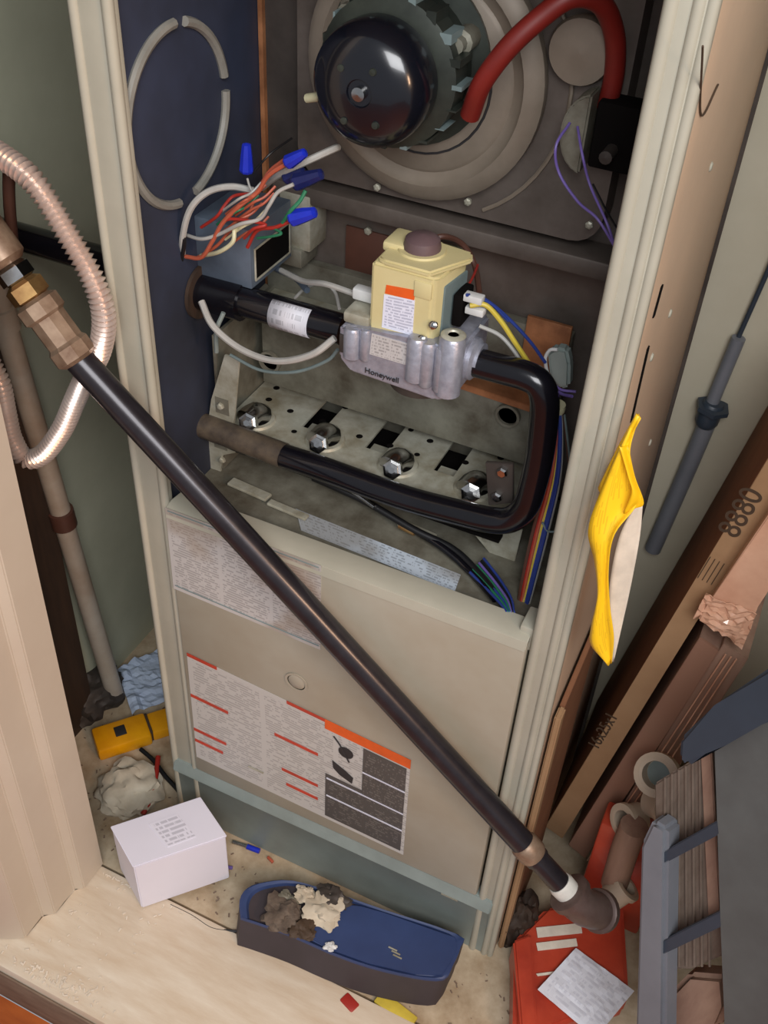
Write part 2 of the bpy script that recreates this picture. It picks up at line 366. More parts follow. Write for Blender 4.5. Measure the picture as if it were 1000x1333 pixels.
# round pressed knock-out
p = at(386, 888, y=-.0125)
lathe('pressed_ring', [(.0155, 0), (.0155, .0012), (.0125, .0012), (.0125, 0)], p, (0, -1, 0), Mt['beige'], door, 28)
lathe('pressed_disc', [(.0115, 0), (.0105, .0008)], p, (0, -1, 0), Mt['beige'], door, 28)
rail = prism('base_rail', [(-.03, -.016, .1), (-.03, -.008, .119), (-.03, .02, .12), (-.03, .02, FZ), (-.03, -.006, FZ), (-.03, -.008, .09)], (.5, 0, 0), Mt['rail'], fur, bev=.0015)
for q in ((333, 1002), (585, 1168)):
    p = at(*q, y=-.014); box('scuff', p+Vector((-.012, -.0008, -.001)), p+Vector((.012, .0006, .0012)), Mt['galv'], rail, 0)

# burner compartment: shelf, vest panels
shelf = box('shelf', (.0005, .022, .594), (.449, .245, .6), Mt['galvd'], fur, 0)
label_quad('rating_label', [at(x_, y_, z=.6012) for x_, y_ in ((385, 662), (600, 748), (592, 770), (392, 690))], Mt['lab_shelf'], shelf)['label'] = 'pale blue rating label stuck along the shelf edge'
for a, b, w in (((300, 628), (350, 650), .007), ((350, 655), (400, 676), .005), ((520, 682), (566, 702), .006), ((240, 645), (300, 668), .004)):
    A, B = at(*a, z=.603), at(*b, z=.603); d = (B-A).normalized(); n_ = Vector((-d.y, d.x, 0))*w
    prism('raised_rib', [A-n_, B-n_, B+n_, A+n_], (0, 0, .004), Mt['galv'], shelf, bev=.001)
vest = box('vest_panel', (.0005, .25, .6), (.449, .256, 1.42), Mt['vest'], fur, 0)
box('corner_strip', (.0008, .236, .6), (.006, .25, 1.42), Mt['copper'], vest, 0)
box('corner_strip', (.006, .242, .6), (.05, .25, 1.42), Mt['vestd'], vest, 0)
# raised collector cover with rounded lower corners
R = .03; x0, x1, z0, z1 = .058, .392, .945, 1.36; poly = []
for cx, cz, a0 in ((x0+R, z0+R, 180), (x1-R, z0+R, 270), (x1-R, z1-R, 0), (x0+R, z1-R, 90)):
    for k in range(6):
        a = math.radians(a0+18*k); poly.append((cx+R*math.cos(a), .215, cz+R*math.sin(a)))
cover = prism('collector_cover', poly, (0, .034, 0), Mt['vest'], fur)
box('seam_ledge', (.03, .206, .915), (.44, .249, .935), Mt['vest'], fur, .003)
for q in ((492, 243), (768, 292), (610, 262)): lathe('screw', [(.004, 0), (.004, .003), (.002, .004)], at(*q, y=.206), (0, -1, 0), Mt['galv'], fur, 6, smooth=False)
def vp(n, a, b, m, y=.2485, th=.003, par=vest):
    A, B = at(*a, y=y), at(*b, y=y); return box(n, (min(A.x, B.x), y-th, min(A.z, B.z)), (max(A.x, B.x), y+.0005, max(A.z, B.z)), m, par, .0008)
vp('access_opening', (452, 292), (505, 385), Mt['brownw']); vp('access_opening', (556, 318), (606, 345), Mt['hole'])
a = at(556, 318, y=.24); box('opening_frame', (a.x-.004, .24, a.z), (a.x+.042, .246, a.z+.004), Mt['creamw'], vest, .0005)
lathe('screw', [(.0045, 0), (.0045, .003), (.002, .004)], at(480, 300, y=.245), (0, -1, 0), Mt['galv'], vest, 6, smooth=False)
vp('bracket', (788, 130), (815, 215), Mt['galvd'], .24, .01)

# knock-out ring pressed in the left side
kc = Vector((.0025, .085, 1.035))
def ring_arc(a0, a1):
    pts = [kc+Vector((0, .082*math.cos(math.radians(t)), .083*math.sin(math.radians(t)))) for t in range(a0, a1+1, 6)]
    tube('knockout_ring', pts, .0048, Mt['ringm'], fur, 8, 1)
ring_arc(-78, 2); ring_arc(10, 78); ring_arc(88, 182); ring_arc(190, 266)

# ---- inducer blower
IA = Vector((.2, .215, 1.078))
ind = lathe('inducer_housing', [(.118, 0), (.121, .006), (.121, .016), (.114, .022), (.104, .024), (.1, .019), (.092, .017), (.088, .02), (.05, .022), (.0, .022)], IA, (0, -1, 0), Mt['hous'], fur, 56)
tube('groove_line', [IA+Vector((.072*math.cos(math.radians(t)), -.0215, .072*math.sin(math.radians(t)))) for t in range(150, 400, 10)], .0012, Mt['ink'], ind, 6, 1)
tube('outer_rib', [IA+Vector((.142*math.cos(math.radians(t)), -.002, .142*math.sin(math.radians(t)))) for t in range(-60, 45, 7)], .0022, Mt['hous'], ind, 6, 1)
ax = Vector((.02, -1, 0)).normalized()
mo = IA+Vector((-.008, -.024, .018))
mot = lathe('inducer_motor', [(.078, 0), (.08, .008), (.064, .012), (.06, .026), (.066, .03), (.066, .056), (.05, .062)], mo, ax, Mt['motor'], fur, 40)
for k in range(20):
    a = math.radians(k*18); d = Vector((math.cos(a), 0, math.sin(a)))
    box('cooling_fin', mo+d*.062+ax*.028-Vector((.002, .0, .002)), mo+d*.07+ax*.056+Vector((.002, 0, .002)), Mt['motor'] if k % 2 else Mt['greyc'], mot, 0)
lathe('motor_cap', [(.046, .062), (.053, .066), (.054, .084), (.0515, .098), (.043, .108), (.028, .113), (.012, .114), (.011, .112), (0, .112)], mo, ax, Mt['mcap'], mot, 48)['label'] = 'glossy black dome cap'
lathe('shaft_end', [(.006, .112), (.006, .1165), (0, .117)], mo, ax, Mt['chrome'], mot, 14)
for dx, dz in ((-.018, .018), (.012, .02), (-.014, -.026), (.016, -.024)):
    lathe('cap_slot', [(.004, .111), (.003, .1145), (0, .1148)], mo+Vector((dx, 0, dz)), ax, Mt['motor'], mot, 10)
for dx, dz in ((.012, -.062), (-.05, .04), (.058, .03)):
    lathe('mounting_lug', [(.011, 0), (.011, .03), (.007, .032), (.007, .042), (0, .043)], mo+Vector((dx, 0, dz)), ax, Mt['galvd'], mot, 10)
tube('hose_clip', [at(443, 122, y=.1), at(400, 128, y=.11)], .0042, Mt['creamw'], mot, 10)
# red pressure hose
hose = [at(612, 150, y=.14), at(628, 108, y=.13), at(662, 62, y=.13), at(705, 22, y=.14), at(745, -4, y=.15), at(782, 4, y=.17), at(800, 45, y=.19), at(800, 95, y=.2), at(790, 140, y=.205)]
tube('pressure_hose', hose, .009, Mt['redrub'], fur, 14)
# flue collar at the right of the inducer
lathe('round_boss', [(.028, 0), (.03, .01), (.028, .016), (0, .018)], at(762, 62, y=.215), (0, -1, 0), Mt['hous'], fur, 32)
# pressure switch: a half disc
ps = Vector(at(757, 172, y=.185)); poly = []
for k in range(13):
    a = math.radians(95+170*k/12); poly.append((ps.x+.008+.026*math.cos(a), .178, ps.z+.036*math.sin(a)))
psw = prism('pressure_switch', poly, (0, .03, 0), Mt['galvd'], fur, bev=.002)
box('switch_body', (ps.x+.01, .185, ps.z-.03), (ps.x+.05, .215, ps.z+.03), Mt['hole'], psw, .003)
lathe('switch_port', [(.006, 0), (.006, .02), (0, .021)], (ps.x+.03, .185, ps.z-.01), (0, -1, 0), Mt['vestd'], psw, 12)
def wire(name, pts, r, m, par=fur, sub=8):
    return tube(name, [at(a, b, y=c) for a, b, c in pts], r, m, par, 8, sub)
wire('purple_wire', [(742, 160, .17), (724, 190, .15), (728, 225, .15), (752, 262, .14), (778, 285, .13), (800, 320, .13)], .0013, Mt['purple'])
wire('purple_wire', [(752, 165, .17), (758, 200, .15), (768, 240, .15), (790, 290, .13), (802, 325, .13)], .0012, Mt['purple'])
wire('black_wire', [(772, 240, .17), (790, 275, .15), (805, 300, .12)], .001, Mt['blackw'])
wire('brown_wire', [(548, 322, .14), (575, 308, .15), (602, 318, .17), (618, 345, .17), (624, 380, .14)], .003, Mt['brownw'])

# ---- burner box
bz = .672
bb = box('burner_box', (.006, .232, .602), (.38, .246, .83), Mt['galvd'], fur, .001)
slots = [(.103, .128), (.186, .211), (.272, .297)]
xs = [.018]+[v for s_ in slots for v in s_]+[.372]
bm = bmesh.new()
for i in range(0, 8, 2): bm_box(bm, (xs[i], .104, bz-.003), (xs[i+1], .234, bz))
for a, b in slots:
    bm_box(bm, (a, .104, bz-.003), (b, .14, bz)); bm_box(bm, (a, .212, bz-.003), (b, .234, bz)); bm_box(bm, (a, .14, bz-.02), (b, .166, bz-.012))
bm_box(bm, (.018, .101, bz-.014), (.372, .105, bz))
plate = fin('burner_plate', bm, Mt['galv'], fur)
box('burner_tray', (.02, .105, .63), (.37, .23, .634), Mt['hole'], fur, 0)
for i, (px, py) in enumerate(((331, 548), (421, 575), (516, 608), (616, 638))):
    c = at(px, py, z=bz)
    bu = lathe('burner', [(.024, 0), (.0225, .003), (.018, .0032), (.0175, .0012), (0, .0012)], c+Vector((0, .004, 0)), (0, 0, 1), Mt['galv'], fur, 30)
    lathe('burner_throat', [(.0172, .0013), (0, .0018)], c+Vector((0, .004, 0)), (0, 0, 1), Mt['hole'], bu, 26)
    # bright venturi elbow rising from the throat
    tube('venturi', [c+Vector((.004, .012, .001)), c+Vector((.0, .002, .009)), c+Vector((-.003, -.013, .008))], .0142, Mt['chrome'], bu, 12, 4)
    lathe('orifice', [(.0115, 0), (.0115, .009), (.008, .01), (.008, .012), (.004, .0125), (0, .0125)], c+Vector((.003, -.014, .009)), (.15, -1, .5), Mt['chrome'], bu, 6, smooth=False)
for px, py in ((312, 520), (350, 520), (383, 562), (360, 505), (378, 535), (420, 548), (468, 568), (508, 580), (543, 592), (560, 574), (606, 602), (640, 612), (652, 596), (590, 560), (450, 530), (535, 560), (628, 570)):
    p = at(px, py, z=bz); lathe('plate_hole', [(.0042 if px % 2 == 0 else .003, 0), (.0035, .0004), (0, .0004)], p, (0, 0, 1), Mt['hole'], plate, 10)
# end brackets with bolts
def bracket(poly, y, th, m=Mt['galv']):
    return prism('bracket', [at(a, b, y=y) for a, b in poly], (0, th, 0), m, fur, bev=.0006)
b1 = bracket([(292, 462), (312, 468), (305, 545), (300, 570), (306, 590), (290, 592), (286, 624), (262, 612), (275, 520)], .096, .003)
for q in ((288, 528), (288, 574), (290, 598)): lathe('bolt', [(.0045, 0), (.0045, .003), (.003, .0045), (0, .005)], at(*q, y=.096), (0, -1, 0), Mt['galv'], b1, 6, smooth=False)
for q in ((289, 529), (287, 575)):
    p = at(*q, y=.0955); box('bolt_pad', p+Vector((-.009, 0, -.011)), p+Vector((.009, .0006, .011)), Mt['galvd'], b1, 0)
b2 = bracket([(612, 690), (680, 690), (668, 740), (648, 757), (637, 748), (640, 722), (628, 708), (622, 700)], .118, .003)
b3 = bracket([(632, 602), (668, 604), (668, 655), (636, 658)], .092, .004, Mt['vestd'])
for q in ((655, 613), (648, 645)): lathe('bolt', [(.0062, 0), (.0062, .004), (.0045, .006), (0, .006)], at(*q, y=.092), (0, -1, 0), Mt['chrome'], b3, 6, smooth=False)
lathe('bolt', [(.005, 0), (.005, .003), (0, .004)], at(634, 700, y=.118), (0, -1, 0), Mt['galv'], b2, 6, smooth=False)
box('burner_side', (.012, .1, .602), (.016, .232, .79), Mt['galvd'], fur, 0)
# upper ledge of the burner box, rust-stained at its right
A = [at(300, 425, y=.17), at(440, 478, y=.17)]
prism('box_ledge', [(.0, .17, .782), (.2, .17, .782), (.2, .236, .786), (.0, .236, .786)], (0, 0, -.006), Mt['galv'], fur, bev=.0006)
prism('box_ledge', [(.2, .165, .782), (.385, .165, .776), (.385, .236, .786), (.2, .236, .786)], (0, 0, -.008), Mt['copper'], fur, bev=.0006)['label'] = 'rust stained right half of the ledge'
box('rollout_plate', (.33, .225, .786), (.38, .23, .845), Mt['copper'], fur, .001)
box('box_hood', (.03, .176, .69), (.37, .18, .776), Mt['galvd'], fur, .001)
for q in ((352, 470), (662, 540)): lathe('port_ring', [(.014, 0), (.014, .004), (.011, .004), (.011, 0)], at(*q, y=.172), (0, -1, 0), Mt['galvd'], fur, 24)
# flame sensor clip in pale green
cl = prism('igniter_clip', [at(a, b, y=.13) for a, b in ((712, 460), (722, 453), (738, 456), (742, 475), (741, 505), (728, 508), (715, 490))], (0, .014, 0), Mt['rail'], fur, bev=.003); cl['label'] = 'pale green rounded clip'
tube('clip_edge', [at(a, b, y=.127) for a, b in ((714, 492), (710, 468), (716, 456), (726, 455))], .0018, Mt['white'], cl, 8)

# ---- gas manifold
mr = .0142
mp_ = [at(262, 553, y=.088), at(330, 580, y=.085), at(420, 610, y=.08), at(520, 646, y=.077), at(600, 668, y=.075)]
tail = [at(640, 677, y=.075), at(665, 676, y=.075), at(684, 660, y=.075), at(694, 632, y=.075), at(703, 590, y=.075), at(708, 548, y=.075), at(709, 520, y=.075), at(702, 500, y=.075), at(684, 489, y=.075), at(655, 481, y=.075), at(610, 469, y=.075)]
man = tube('gas_manifold', mp_+tail, mr, Mt['man'], fur, 22, 6)
tube('manifold_end', [mp_[0]+(mp_[0]-mp_[1]).normalized()*.003, mp_[1]*.55+mp_[2]*.45], .0149, Mt['mand'], man, 20, 0)['label'] = 'dust-coated closed end'
# ---- inlet pipe running in from the left
ip = tube('inlet_pipe', [(-.29, .1, .842), (.175, .1, .846)], .0165, Mt['man'], fur, 22, 0)
tube('pipe_coupling', [(-.005, .1, .842), (.055, .1, .8435)], .0205, Mt['man'], ip, 20, 0)
lathe('casing_grommet', [(.03, 0), (.03, .004), (.018, .004), (.018, 0)], (.001, .1, .842), (1, 0, 0), Mt['dbrown'], ip, 24)
# white label wrapped half round the pipe
def wrap(a, b, r, m, par, name, t0, t1):
    bm = bmesh.new(); uvl = bm.loops.layers.uv.new('UVMap'); a, b = Vector(a), Vector(b); d = (b-a).normalized(); u = Vector((0, -1, 0)); w = d.cross(u)
    N = 12; rows = []
    for k in range(N+1):
        t = math.radians(t0+(t1-t0)*k/N); o_ = (u*math.cos(t)+w*math.sin(t))*r; rows.append((bm.verts.new(a+o_), bm.verts.new(b+o_)))
    for k in range(N):
        f = bm.faces.new((rows[k][0], rows[k][1], rows[k+1][1], rows[k+1][0]))
        for lp, uv in zip(f.loops, ((0, k/N), (1, k/N), (1, (k+1)/N), (0, (k+1)/N))): lp[uvl].uv = uv
    me = bpy.data.meshes.new(name); bm.to_mesh(me); bm.free(); o = link(name, me, m, par, True)
    md = o.modifiers.new('s', 'SOLIDIFY'); md.thickness = .0006; md.offset = 0
    return o
wrap((.094, .1, .8445), (.14, .1, .845), .0172, Mt['lab_pipe'], ip, 'pipe_label', -75, 60)

# ---- gas valve
gv = bmesh.new()
VX0, VX1, VY0, VY1, VZ0, VZ1 = .199, .322, .04, .12, .842, .898
prof = [(VX0, VZ0+.012), (VX0+.012, VZ0), (VX1-.02, VZ0-.004), (VX1, VZ0+.006), (VX1, VZ1), (VX1-.04, VZ1+.002), (VX0+.02, VZ1-.004), (VX0, VZ1-.008)]
gas = prism('gas_valve', [(x, VY0, z) for x, z in prof], (0, VY1-VY0, 0), Mt['alu'], fur, bev=.003)
gas['label'] = 'cast aluminium gas valve under a cream control head'
def boss(x, r, z0, z1, y=VY0+.002): lathe('cast_boss', [(r*.8, 0), (r, .002), (r, z1-z0-.003), (r*.8, z1-z0)], (x, y, z0), (0, 0, 1), Mt['alu'], gas, 20)
boss(.213, .009, VZ0+.016, VZ1-.006); boss(.227, .006, VZ0+.018, VZ1-.004); boss(.28, .010, VZ0+.012, VZ1+.004); boss(.291, .008, VZ0+.01, VZ1+.002)
boss(.305, .0065, VZ0+.008, VZ1); boss(.312, .0125, VZ0+.004, VZ1+.012, VY0+.007)
lathe('boss_cap', [(.012, 0), (.01, .0015), (.006, .0015), (.005, 0)], (.312, VY0+.008, VZ1+.0125), (0, 0, 1), Mt['galv'], gas, 22)
lathe('outlet_flange', [(.021, 0), (.021, .006), (.017, .009), (.017, .012)], (VX1-.002, .078, .872), (1, 0, 0), Mt['alu'], gas, 26)
lathe('inlet_collar', [(.019, 0), (.019, .012)], (VX0+.002, .1, .846+.018), (-1, 0, 0), Mt['alu'], gas, 24)
box('body_shoulder', (.2, .045, VZ1-.006), (.228, .115, VZ1+.006), Mt['galv'], gas, .003)
lathe('bottom_cap', [(.03, 0), (.03, .008), (.026, .01), (0, .01)], (.272, .075, VZ0-.012), (0, 0, 1), Mt['vestd'], gas, 28)
box('inlet_screen_pad', (.2, VY0-.0015, .862), (.208, VY0+.001, .882), Mt['vestd'], gas, .001)
text('embossed_lettering', 'Honeywell', at(497, 489, y=VY0-.0008), (1, 0, -.02), (0, 0, 1), .0085, Mt['ink'], gas)
label_quad('rating_label', [at(*q, y=VY0-.0006) for q in ((484, 434), (533, 448), (531, 476), (481, 461))], Mt['lab_val2'], gas)
# cream control head
hz0, hz1 = .889, .962
hp = [(.2275, .046), (.289, .046), (.294, .052), (.3, .098), (.296, .104), (.252, .106), (.232, .104), (.226, .098)]
head = prism('control_head', [(x, y, hz0) for x, y in hp], (0, 0, hz1-hz0), Mt['yelpl'], gas, bev=.0025); head['label'] = 'cream plastic control head with orange and white label'
prism('head_side', [(.2935, .058, hz0+.004), (.2998, .098, hz0+.004), (.2998, .098, hz1-.012), (.2935, .058, hz1-.012)], (.0025, 0, 0), Mt['greyc'], gas, bev=.0008)
prism('head_lid', [(.232, .05, hz1-.001), (.24, .046, hz1-.001), (.285, .046, hz1-.001), (.308, .09, hz1-.001), (.303, .102, hz1-.001), (.245, .108, hz1-.001), (.23, .1, hz1-.001)], (0, 0, .006), Mt['yelpl'], gas, bev=.002)
box('head_step', (.226, .07, hz1), (.25, .104, hz1+.01), Mt['yelpl'], gas, .003)
box('front_step', (.271, .0445, hz1-.022), (.288, .048, hz1-.006), Mt['yelpl'], gas, .001)
box('foot_tab', (.27, .0425, hz0-.012), (.291, .05, hz0+.01), Mt['yelpl'], gas, .0015)
kc_ = Vector((.261, .082, hz1+.004))
lathe('reset_knob', [(.0175, 0), (.0175, .006), (.016, .012), (.011, .0155), (0, .017)], kc_, (0, 0, 1), Mt['knob'], gas, 28)
lathe('knob_collar', [(.023, 0), (.022, .003), (.0185, .003)], kc_, (0, 0, 1), Mt['yelpl'], gas, 28)
yl = .0455
label_quad('orange_label_band', [at(*q, y=yl) for q in ((503, 371), (541, 378), (539, 391), (501, 382))], Mt['orange'], gas)
label_quad('warning_label', [at(*q, y=yl) for q in ((500, 383), (540, 391), (537, 437), (497, 426))], Mt['lab_valve'], gas)
for q in ((550, 441), (565, 423)): lathe('screw', [(.004, 0), (.004, .003), (.002, .0045), (0, .0045)], at(*q, y=.044), (0, -1, .4), Mt['chrome'], gas, 12)
p = at(474, 382, y=.07); box('wire_plug', p+Vector((-.01, -.006, -.006)), p+Vector((.012, .006, .006)), Mt['white'], gas, .002)
box('wire_block', (.3, .07, .905), (.31, .098, .938), Mt['hole'], gas, .002)
for q in ((616, 388), (618, 404)):
    p = at(*q, y=.075); box('wire_plug', p+Vector((-.008, -.005, -.003)), p+Vector((.01, .005, .004)), Mt['white'], gas, .001)

# ---- junction box and wiring
jb = box('junction_box', (-.0, .1, .862), (.066, .185, .928), Mt['jbox'], fur, .001)
jb['label'] = 'blue grey steel wiring box with open right end'
q4 = [Vector((.0668, .106, .905)), Vector((.0668, .178, .905)), Vector((.0668, .178, .87)), Vector((.0668, .106, .87))]
prism('box_opening', q4, (.0006, 0, 0), Mt['hole'], jb)
for a, b in zip(q4, q4[1:]+q4[:1]): tube('opening_edge', [a+Vector((.0008, 0, 0)), b+Vector((.0008, 0, 0))], .0012, Mt['galv'], jb, 6, 0)
box('switch_box', (.04, .205, .86), (.078, .245, .925), Mt['galv'], fur, .002)
box('transformer', (.022, .2, .84), (.07, .24, .862), Mt['galvd'], fur, .002)
tube('conduit_stub', [at(190, 318, y=.06), at(212, 330, y=.07), at(238, 334, y=.085)], .0085, Mt['creamw'], fur, 14)
W_ = wire
W_('white_wire', [(238, 336, .08), (238, 308, .07), (248, 272, .07), (270, 250, .08), (300, 243, .09), (330, 248, .1)], .0034, Mt['wwire'])
W_('white_wire', [(340, 245, .12), (362, 228, .1), (395, 212, .1), (432, 195, .12), (440, 192, .13)], .0034, Mt['wwire'])
W_('orange_wire', [(242, 334, .075), (262, 335, .07), (276, 315, .07), (290, 290, .07), (312, 268, .07), (335, 250, .08), (350, 228, .08), (378, 210, .08)], .0022, Mt['orw'])
W_('orange_wire', [(330, 255, .09), (340, 240, .09), (352, 222, .09), (370, 208, .085)], .0018, Mt['orw'])
W_('orange_wire', [(318, 310, .07), (330, 298, .065), (345, 292, .07), (300, 285, .07), (285, 296, .07)], .0016, Mt['redw'])
W_('yellow_green_wire', [(262, 333, .08), (285, 328, .065), (303, 315, .065), (306, 298, .07), (318, 292, .07)], .0022, Mt['creamw'])
W_('cream_wire', [(240, 305, .08), (262, 311, .07), (285, 305, .07), (312, 292, .065), (338, 285, .07), (350, 268, .07), (362, 250, .075), (382, 240, .08)], .0019, Mt['wwire'])
W_('green_wire', [(368, 290, .075), (378, 275, .07), (390, 262, .075), (398, 248, .08)], .0019, Mt['green'])
W_('green_wire', [(335, 310, .075), (352, 308, .07), (366, 304, .07), (358, 298, .075)], .0014, Mt['green'])
W_('red_wire', [(378, 288, .075), (358, 296, .075), (335, 300, .075), (322, 322, .075)], .0019, Mt['redw'])
W_('red_wire', [(262, 296, .08), (282, 282, .075), (292, 268, .08), (305, 255, .09), (330, 252, .09)], .0016, Mt['redw'])
W_('brown_wire', [(330, 262, .085), (322, 282, .08), (300, 300, .08), (282, 320, .08), (256, 336, .08)], .0017, Mt['orw'])
W_('black_wire', [(236, 340, .075), (240, 316, .07), (237, 300, .07)], .0022, Mt['blackw'])
W_('white_wire', [(322, 232, .09), (326, 245, .09), (334, 256, .09)], .0011, Mt['wwire'])
W_('black_wire', [(332, 222, .16), (352, 200, .17), (380, 180, .2)], .0012, Mt['blackw'])
for k in range(9):
    a = random.uniform(300, 350); b = random.uniform(255, 305); m_ = random.choice((Mt['orw'], Mt['creamw'], Mt['redw'], Mt['wwire'], Mt['green']))
    W_('loose_wire', [(a-22, b+16, .08), (a, b, .068+.01*random.random()), (a+16, b-8, .08), (a+30, b-22, .09)], .0013, m_)
def nut(a, b, y, r, m=Mt['blue']):
    A, B = at(*a, y=y), at(*b, y=y); L_ = (B-A).length
    n_ = lathe('wire_nut', [(r*1.0, 0), (r*1.15, L_*.08), (r*1.05, L_*.3), (r*.95, L_*.55), (r*.7, L_*.95), (0, L_)], A, B-A, m, fur, 8, smooth=False)
nut((321, 224), (321, 186), .1, .0062); nut((374, 212), (398, 198), .08, .006); nut((384, 238), (420, 226), .09, .0075, Mt['dblue']); nut((380, 284), (411, 276), .075, .0075); nut((372, 232), (396, 222), .1, .006, Mt['dblue'])
# looping white wires to the valve
W_('white_wire', [(262, 392, .06), (278, 425, .05), (315, 455, .045), (360, 470, .04), (405, 462, .04), (436, 440, .05)], .0036, Mt['wwire'])
W_('grey_wire', [(300, 462, .07), (340, 482, .065), (385, 484, .06), (425, 470, .06), (440, 455, .06)], .0018, Mt['greyc'])
W_('white_wire', [(366, 352, .13), (395, 366, .1), (425, 370, .08), (466, 384, .072)], .003, Mt['wwire'])
W_('grey_wire', [(384, 388, .13), (398, 375, .13), (420, 368, .12), (436, 380, .12), (442, 402, .1)], .0018, Mt['wwire'])
W_('green_wire', [(282, 458, .07), (282, 430, .065), (291, 407, .07)], .0025, Mt['rail'])
W_('white_wire', [(360, 350, .16), (385, 362, .14), (400, 378, .12)], .0035, Mt['jbox'])
# right hand wires
W_('yellow_wire', [(612, 398, .07), (632, 397, .075), (652, 418, .08), (670, 445, .085), (688, 472, .1)], .0024, Mt['yelw'])
W_('blue_wire', [(608, 384, .07), (628, 388, .09), (655, 408, .1), (688, 442, .11), (710, 472, .12)], .0017, Mt['bluew'])
W_('blue_wire', [(612, 382, .08), (640, 396, .09), (662, 418, .1)], .0014, Mt['bluew'])
W_('white_wire', [(624, 424, .08), (650, 436, .085), (668, 455, .09), (680, 475, .1)], .0019, Mt['wwire'])
W_('red_wire', [(606, 378, .09), (616, 360, .12), (622, 345, .15)], .0013, Mt['redw'])
tie = at(724, 530, y=.1); lathe('wire_tie', [(.009, -.004), (.0095, 0), (.009, .004)], tie, (0, 0, 1), Mt['creamw'], fur, 14)
cols = [('orw', 0), ('redw', -3), ('orw', 2), ('brownw', -6), ('yelw', 5), ('yelw', 7), ('bluew', 12), ('bluew', 9), ('wwire', 15), ('redw', -1), ('creamw', 3)]
for i, (c_, dx) in enumerate(cols):
    y0 = .1+.002*(i % 3)
    W_('harness_wire', [(722+dx*.25, 520, y0), (725+dx*.35, 552, y0-.004), (718+dx*.7, 620, y0-.012), (700+dx*.9, 690, y0-.02), (686+dx*.8, 750, y0-.03), (676+dx*.6, 798, .06)], .0021, Mt[c_])
W_('purple_wire', [(716, 500, .11), (730, 512, .1), (745, 516, .09)], .0016, Mt['purple'])
W_('purple_wire', [(714, 488, .11), (728, 506, .1), (750, 510, .1)], .0014, Mt['purple'])
W_('clear_wire', [(735, 540, .12), (742, 600, .12), (744, 650, .11), (735, 685, .09), (715, 692, .08), (706, 680, .08)], .0012, Mt['greyc'])
W_('brown_wire', [(732, 532, .14), (738, 580, .14), (742, 640, .13), (730, 690, .1)], .0012, Mt['brownw'])
# black sheathed cable with coloured ends on the shelf
def zw(name, pts, r, m): return tube(name, [at(a, b, z=c) for a, b, c in pts], r, m, fur, 10)
zw('black_cable', [(408, 622, .63), (440, 636, .63), (480, 655, .625), (540, 690, .615), (590, 715, .61), (625, 748, .608), (655, 785, .612)], .0042, Mt['blackw'])
zw('black_cable', [(540, 690, .61), (575, 712, .61), (610, 742, .606), (645, 780, .61)], .0045, Mt['man'])
zw('silver_tube', [(430, 622, .64), (460, 640, .635), (488, 660, .63)], .003, Mt['chrome'])
zw('cable_end', [(520, 684, .612), (540, 694, .611)], .0035, Mt['brass'])
for i, c_ in enumerate(('bluew', 'green', 'bluew', 'green', 'purple', 'blackw', 'bluew')):
    zw('cable_core', [(612+3*i, 745-3*i, .609), (632+3*i, 765-2*i, .611), (650+2.5*i, 784-i, .618), (660+1.5*i, 797, .622)], .0016, Mt[c_])
box('shelf_stop', (.434, -.002, .6), (.449, .03, .632), Mt['flange'], fur, .002)

# ================================================================ LEFT OF THE FURNACE
# long black gas pipe leaning across the front
PA, PB = at(98, 463, y=-.054), at(700, 1118, y=-.036)
d_ = (PB-PA).normalized()
gp = thing('gas_pipe', 'long black iron gas pipe slanting across the furnace front from upper left to lower right', 'pipe', tuple(PB))
tube('pipe_length', [PA, PB], .0152, Mt['pipe'], gp, 28, 0)
lathe('pipe_collar', [(.0152, 0), (.0175, .003), (.0175, .02), (.0155, .024)], PB-d_*.03, d_, Mt['fitt'], gp, 22)['label'] = 'worn pale collar near the lower end'
PC = PB+d_*.055
tube('pipe_nipple', [PB, PC], .0135, Mt['pipe'], gp, 22, 0)
lathe('thread_tape', [(.0145, 0), (.016, .004), (.0155, .018), (.0145, .022)], PC-d_*.012, d_, Mt['tape'], gp, 20)
# iron elbow
E0 = PC+d_*.006; down_ = Vector((.35, .5, -.5)).normalized()
tube('elbow', [E0, E0+d_*.018, E0+d_*.03+down_*.008, E0+d_*.036+down_*.03], .0225, Mt['rust'], gp, 22, 6)
lathe('elbow_bead', [(.0225, 0), (.0265, .002), (.0265, .01), (.0225, .012)], E0-d_*.002, d_, Mt['rust'], gp, 24)
lathe('elbow_bead', [(.0225, 0), (.0265, .002), (.0265, .01), (.0225, .012)], E0+d_*.036+down_*.026, down_, Mt['rust'], gp, 24)
# union and brass fittings at the upper left
U = [at(a, b, y=-.055) for a, b in ((98, 463), (70, 425), (45, 398), (30, 380), (-10, 335), (-40, 300))]
u_ = (U[1]-U[0]).normalized()
un = lathe('union', [(.0165, -.006), (.022, -.002), (.022, .012), (.019, .016), (.019, .045), (.023, .048), (.023, .062), (.016, .066)], U[0], u_, Mt['fitt'], gp, 10, smooth=False)
lathe('brass_nut', [(.015, .066), (.02, .068), (.02, .082), (.014, .086)], U[0], u_, Mt['brass'], gp, 6, smooth=False)
lathe('steel_nut', [(.013, .086), (.018, .088), (.018, .1), (.013, .104)], U[0], u_, Mt['chrome'], gp, 6, smooth=False)
lathe('valve_body', [(.016, .104), (.022, .11), (.022, .15), (.018, .156), (.018, .2)], U[0], u_, Mt['fitt'], gp, 16)

